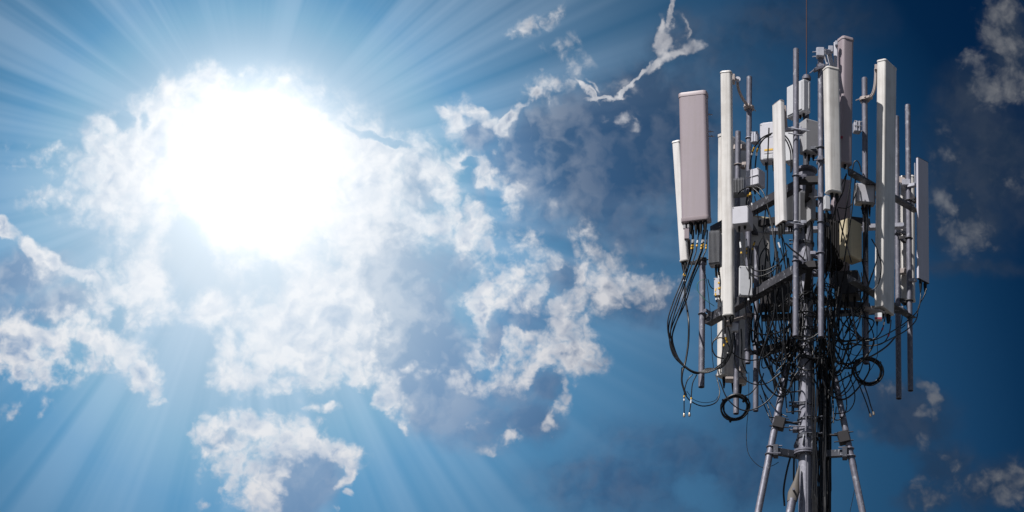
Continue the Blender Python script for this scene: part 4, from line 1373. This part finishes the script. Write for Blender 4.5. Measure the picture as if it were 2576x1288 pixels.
# the middle
cable(5, [(1020, 830), (1085, 905), (1160, 985), (1200, 1080), (1192, 1180), (1110, 1275)], .0065, 'pale-lit cable bending round in the open gap left of the mast', Y=-.3)
cable(5, [(1090, -20), (1150, 300), (1178, 600), (1185, 900), (1165, 1210)], .0065, 'long nearly straight cable left of the tallest front pole', Y=-.5)
cable(5, [(1130, 20), (1180, 180), (1230, 400), (1240, 640)], .0065, 'cable slanting behind the tallest front pole, white taped at top', Y=-.5, tapes=[(.05, .06, W_)])
cable(5, [(1200, 30), (1260, 90), (1340, 150), (1390, 200)], .0085, 'thick cable crossing the tallest front pole at mid height', Y=-.86)
cable(5, [(1540, 880), (1480, 930), (1400, 965), (1320, 960), (1250, 900)], .0065, 'cable looping across the mast below the front poles', Y=-.4)
cable(5, [(1535, 940), (1450, 985), (1370, 975), (1300, 930)], .0065, 'second cable looping across the mast below the front poles', Y=-.38)
# lower left
cable(7, [(268, -10), (266, 300), (250, 480), (250, 680), (290, 790), (385, 872), (480, 860), (545, 825)], .0032, 'thin wire bowing out far left and clipped to the left leg', Y=(.0, -.1))
cable(7, [(375, 80), (420, 220), (455, 330), (500, 470)], .006, 'cable falling to the clamp on the left leg, lower one', Y=(.1, -.05))
cable(7, [(405, 0), (385, 110), (440, 230), (530, 350), (625, 405)], .006, 'cable bending across the left leg to the shaft', Y=(.1, -.1))
cable(7, [(370, 200), (430, 340), (470, 430), (495, 480)], .006, 'cable falling to the clamp on the left leg, upper one', Y=(.12, -.05))
cable(7, [(195, 10), (260, 78), (350, 104), (450, 84), (565, -10)], .006, 'pale-lit cable sagging over two pole feet at lower left', Y=-.2)
cable(7, [(-5, 60), (60, 220), (160, 320), (270, 345), (400, 290), (500, 190), (565, 40)], .0065, 'long cable sagging from the left coil across to the left leg', Y=-.22)
cable(7, [(470, 0), (520, 90), (570, 130), (640, 160)], .006, 'cable running down to the left leg top', Y=-.15)
cable(7, [(500, -10), (560, 60), (580, 190), (620, 230)], .006, 'second cable running down to the left leg top', Y=-.12)
cable(7, [(180, 215), (260, 200), (310, 160), (380, 60)], .006, 'cable leaving the left coil to the right', Y=(.0, .1))
cable(7, [(670, 720), (622, 900), (592, 1080), (600, 1230)], .010, 'thick cable bowed left of the shaft under the flange', Y=-.02)
cable(7, [(688, 790), (686, 880), (686, 1000)], .010, 'short thick cable between flange and flattened stay', Y=.05)
cable(7, [(705, 800), (712, 900), (718, 1000)], .004, 'thin wire hugging the shaft left side under the flange', Y=-.05)
# lower right
cable(7, [(1115, -10), (1168, 200), (1175, 325), (1140, 405), (1085, 435), (1020, 400)], .006, 'cable looping in front of the right leg, inner', Y=-.05)
cable(7, [(1192, -10), (1246, 150), (1246, 270), (1180, 358), (1050, 376)], .006, 'cable looping in front of the right leg, outer', Y=-.06)
for i, pts in enumerate((((1275, 60), (1335, 210), (1372, 310), (1395, 385)), ((1330, 80), (1378, 220), (1400, 300), (1425, 368)))):
    o = cable(7, pts, .0065, 'free cable end hanging below the right coil, the lower-reaching left one' if i == 0 else 'free cable end hanging below the right coil, the right one', Y=-.12)
    e = Q(7, *pts[-1], -.12)
    m = MB()
    m.tube([e + Vector((0, 0, .01)), e + Vector((.004, 0, -.02))], .0125, 10)
    m.build('plug', 'brass', o)
cable(7, [(1170, -10), (1140, 90), (1090, 165), (1040, 190)], .003, 'thin wire slanting to the right leg top', Y=-.05)
cable(7, [(1085, 90), (1150, 50), (1225, 10), (1300, -20)], .008, 'cable rising from the right leg to the right coil', Y=(.0, -.12))
cable(7, [(1255, 800), (1272, 900), (1255, 1050), (1205, 1300)], .0032, 'thin wire hanging off the right leg', Y=.0)
cable(7, [(1080, 310), (1070, 400), (1040, 455), (1015, 480)], .006, 'short cable curving behind the right leg clamp', Y=.0)

# feeder cables strapped down the right of the shaft
rnd = random.Random(11)
FG = 'feeder cables running down the right of the mast'
for i in range(19):
    u = i / 18
    x = 862 + 163 * u
    y = -.075 + .15 * rnd.random() if u > .25 else -.11
    r = .0062 if u < .4 else rnd.choice((.008, .0095, .011, .0125))
    top = rnd.uniform(-420, -160)
    pts = [(x + rnd.uniform(-60, 60), top, y + rnd.uniform(-.2, .1)), (x + rnd.uniform(-25, 25), top + 170, y)]
    yy = top + 330
    while yy < 1250:
        pts.append((x + rnd.uniform(-7, 7) * (1.6 if u < .4 else .6), yy, y))
        yy += 190
    pts.append((x, 1330, y))
    ps = [Q(7, *p) for p in pts]
    e = ps[-1]
    ps.append(Vector((e.x, e.y, e.z - 3)))
    cable(None, ps, r, 'black feeder cable strapped in the vertical bundle right of the mast shaft', FG, step=5)
# jumpers tangled about the mast head
TG = 'jumper cables tangled around the mast head'
TL = 'black jumper cable in the tangle around the mast under the radios'
for i in range(54):
    side = rnd.random()
    x0 = rnd.uniform(1925, 2130)
    y0 = rnd.uniform(560, 760)
    Y0 = rnd.uniform(-.55, .25)
    kind = i % 4
    if kind == 0:      # droops close by the shaft
        x1 = 2027 + rnd.choice((-1, 1, 1)) * rnd.uniform(30, 66)
        pts = [(x0, y0, Y0), (x0 + rnd.uniform(-30, 30), y0 + rnd.uniform(60, 120), Y0), ((x0 + x1) / 2 + rnd.uniform(-40, 40), rnd.uniform(820, 900), Y0 * .6), (x1, rnd.uniform(900, 960), -.1 + rnd.uniform(-.1, .15)), (x1 + rnd.uniform(-6, 6), rnd.uniform(990, 1080), -.02 + rnd.uniform(-.1, .1))]
    elif kind == 1:    # deep hanging bight
        x1 = 2030 + rnd.uniform(-60, 75)
        b0 = rnd.uniform(850, 990)
        pts = [(x0, y0, Y0), (x0 + rnd.uniform(-50, 20), y0 + 130, Y0), ((x0 * .6 + x1 * .4) + rnd.uniform(-45, 30), b0, Y0 * .7), (x1 + rnd.uniform(-20, 20), b0 - rnd.uniform(20, 70), -.1), (x1 + rnd.uniform(-20, 20), b0 - rnd.uniform(110, 220), -.05)]
    elif kind == 2:    # small curls by the shaft
        cx, cy, rr = 2045 + rnd.uniform(-75, 60), rnd.uniform(680, 830), rnd.uniform(14, 38)
        a = rnd.uniform(0, 6)
        yb = rnd.uniform(-.42, -.05)
        pts = [(cx + rr * math.cos(a + k * .9) * (1 + .1 * k), cy + rr * math.sin(a + k * .9) * 1.2 + k * 4, yb + .01 * k) for k in range(rnd.randint(5, 8))]
    else:              # long falls
        pts = [(x0, y0 - 40, Y0), (x0 + rnd.uniform(-18, 18), y0 + 90, Y0), (x0 + rnd.uniform(-35, 35), y0 + 190, Y0 * .8), (2035 + (x0 - 2035) * .55 + (30 if x0 > 2020 else -40) + rnd.uniform(-12, 12), rnd.uniform(880, 1000), Y0 * .4 + .05)]
    cable(0, pts, rnd.choice((.0045, .0055, .0065, .007, .008)), TL, TG, step=6, seg=6)

# wide slack loops either side of the shaft
WG = 'slack cable loops hanging beside the mast'
for i in range(26):
    sgn = -1 if i % 2 else 1
    x0 = 2035 + sgn * rnd.uniform(50, 150)
    y0 = rnd.uniform(620, 790)
    Y0 = rnd.uniform(-.4, .2)
    x1 = 2035 + sgn * rnd.uniform(18, 60)
    xm = 2035 + sgn * rnd.uniform(90, 165) * (.8 if sgn < 0 else 1)
    yb = rnd.uniform(850, 1010)
    pts = [(x0, y0, Y0), (x0 + rnd.uniform(-16, 16), y0 + 90, Y0), (xm, yb - 70, Y0 * .8), ((xm + x1) / 2, yb, Y0 * .6), (x1 + sgn * 8, yb - rnd.uniform(20, 60), -.1), (x1, yb - rnd.uniform(100, 190), -.05)]
    cable(0, pts, rnd.choice((.006, .0075, .009, .010)), 'black slack cable hanging in a wide loop ' + ('left' if sgn < 0 else 'right') + ' of the mast, under the radios', WG + (' on its left' if sgn < 0 else ' on its right'), step=7, seg=6)
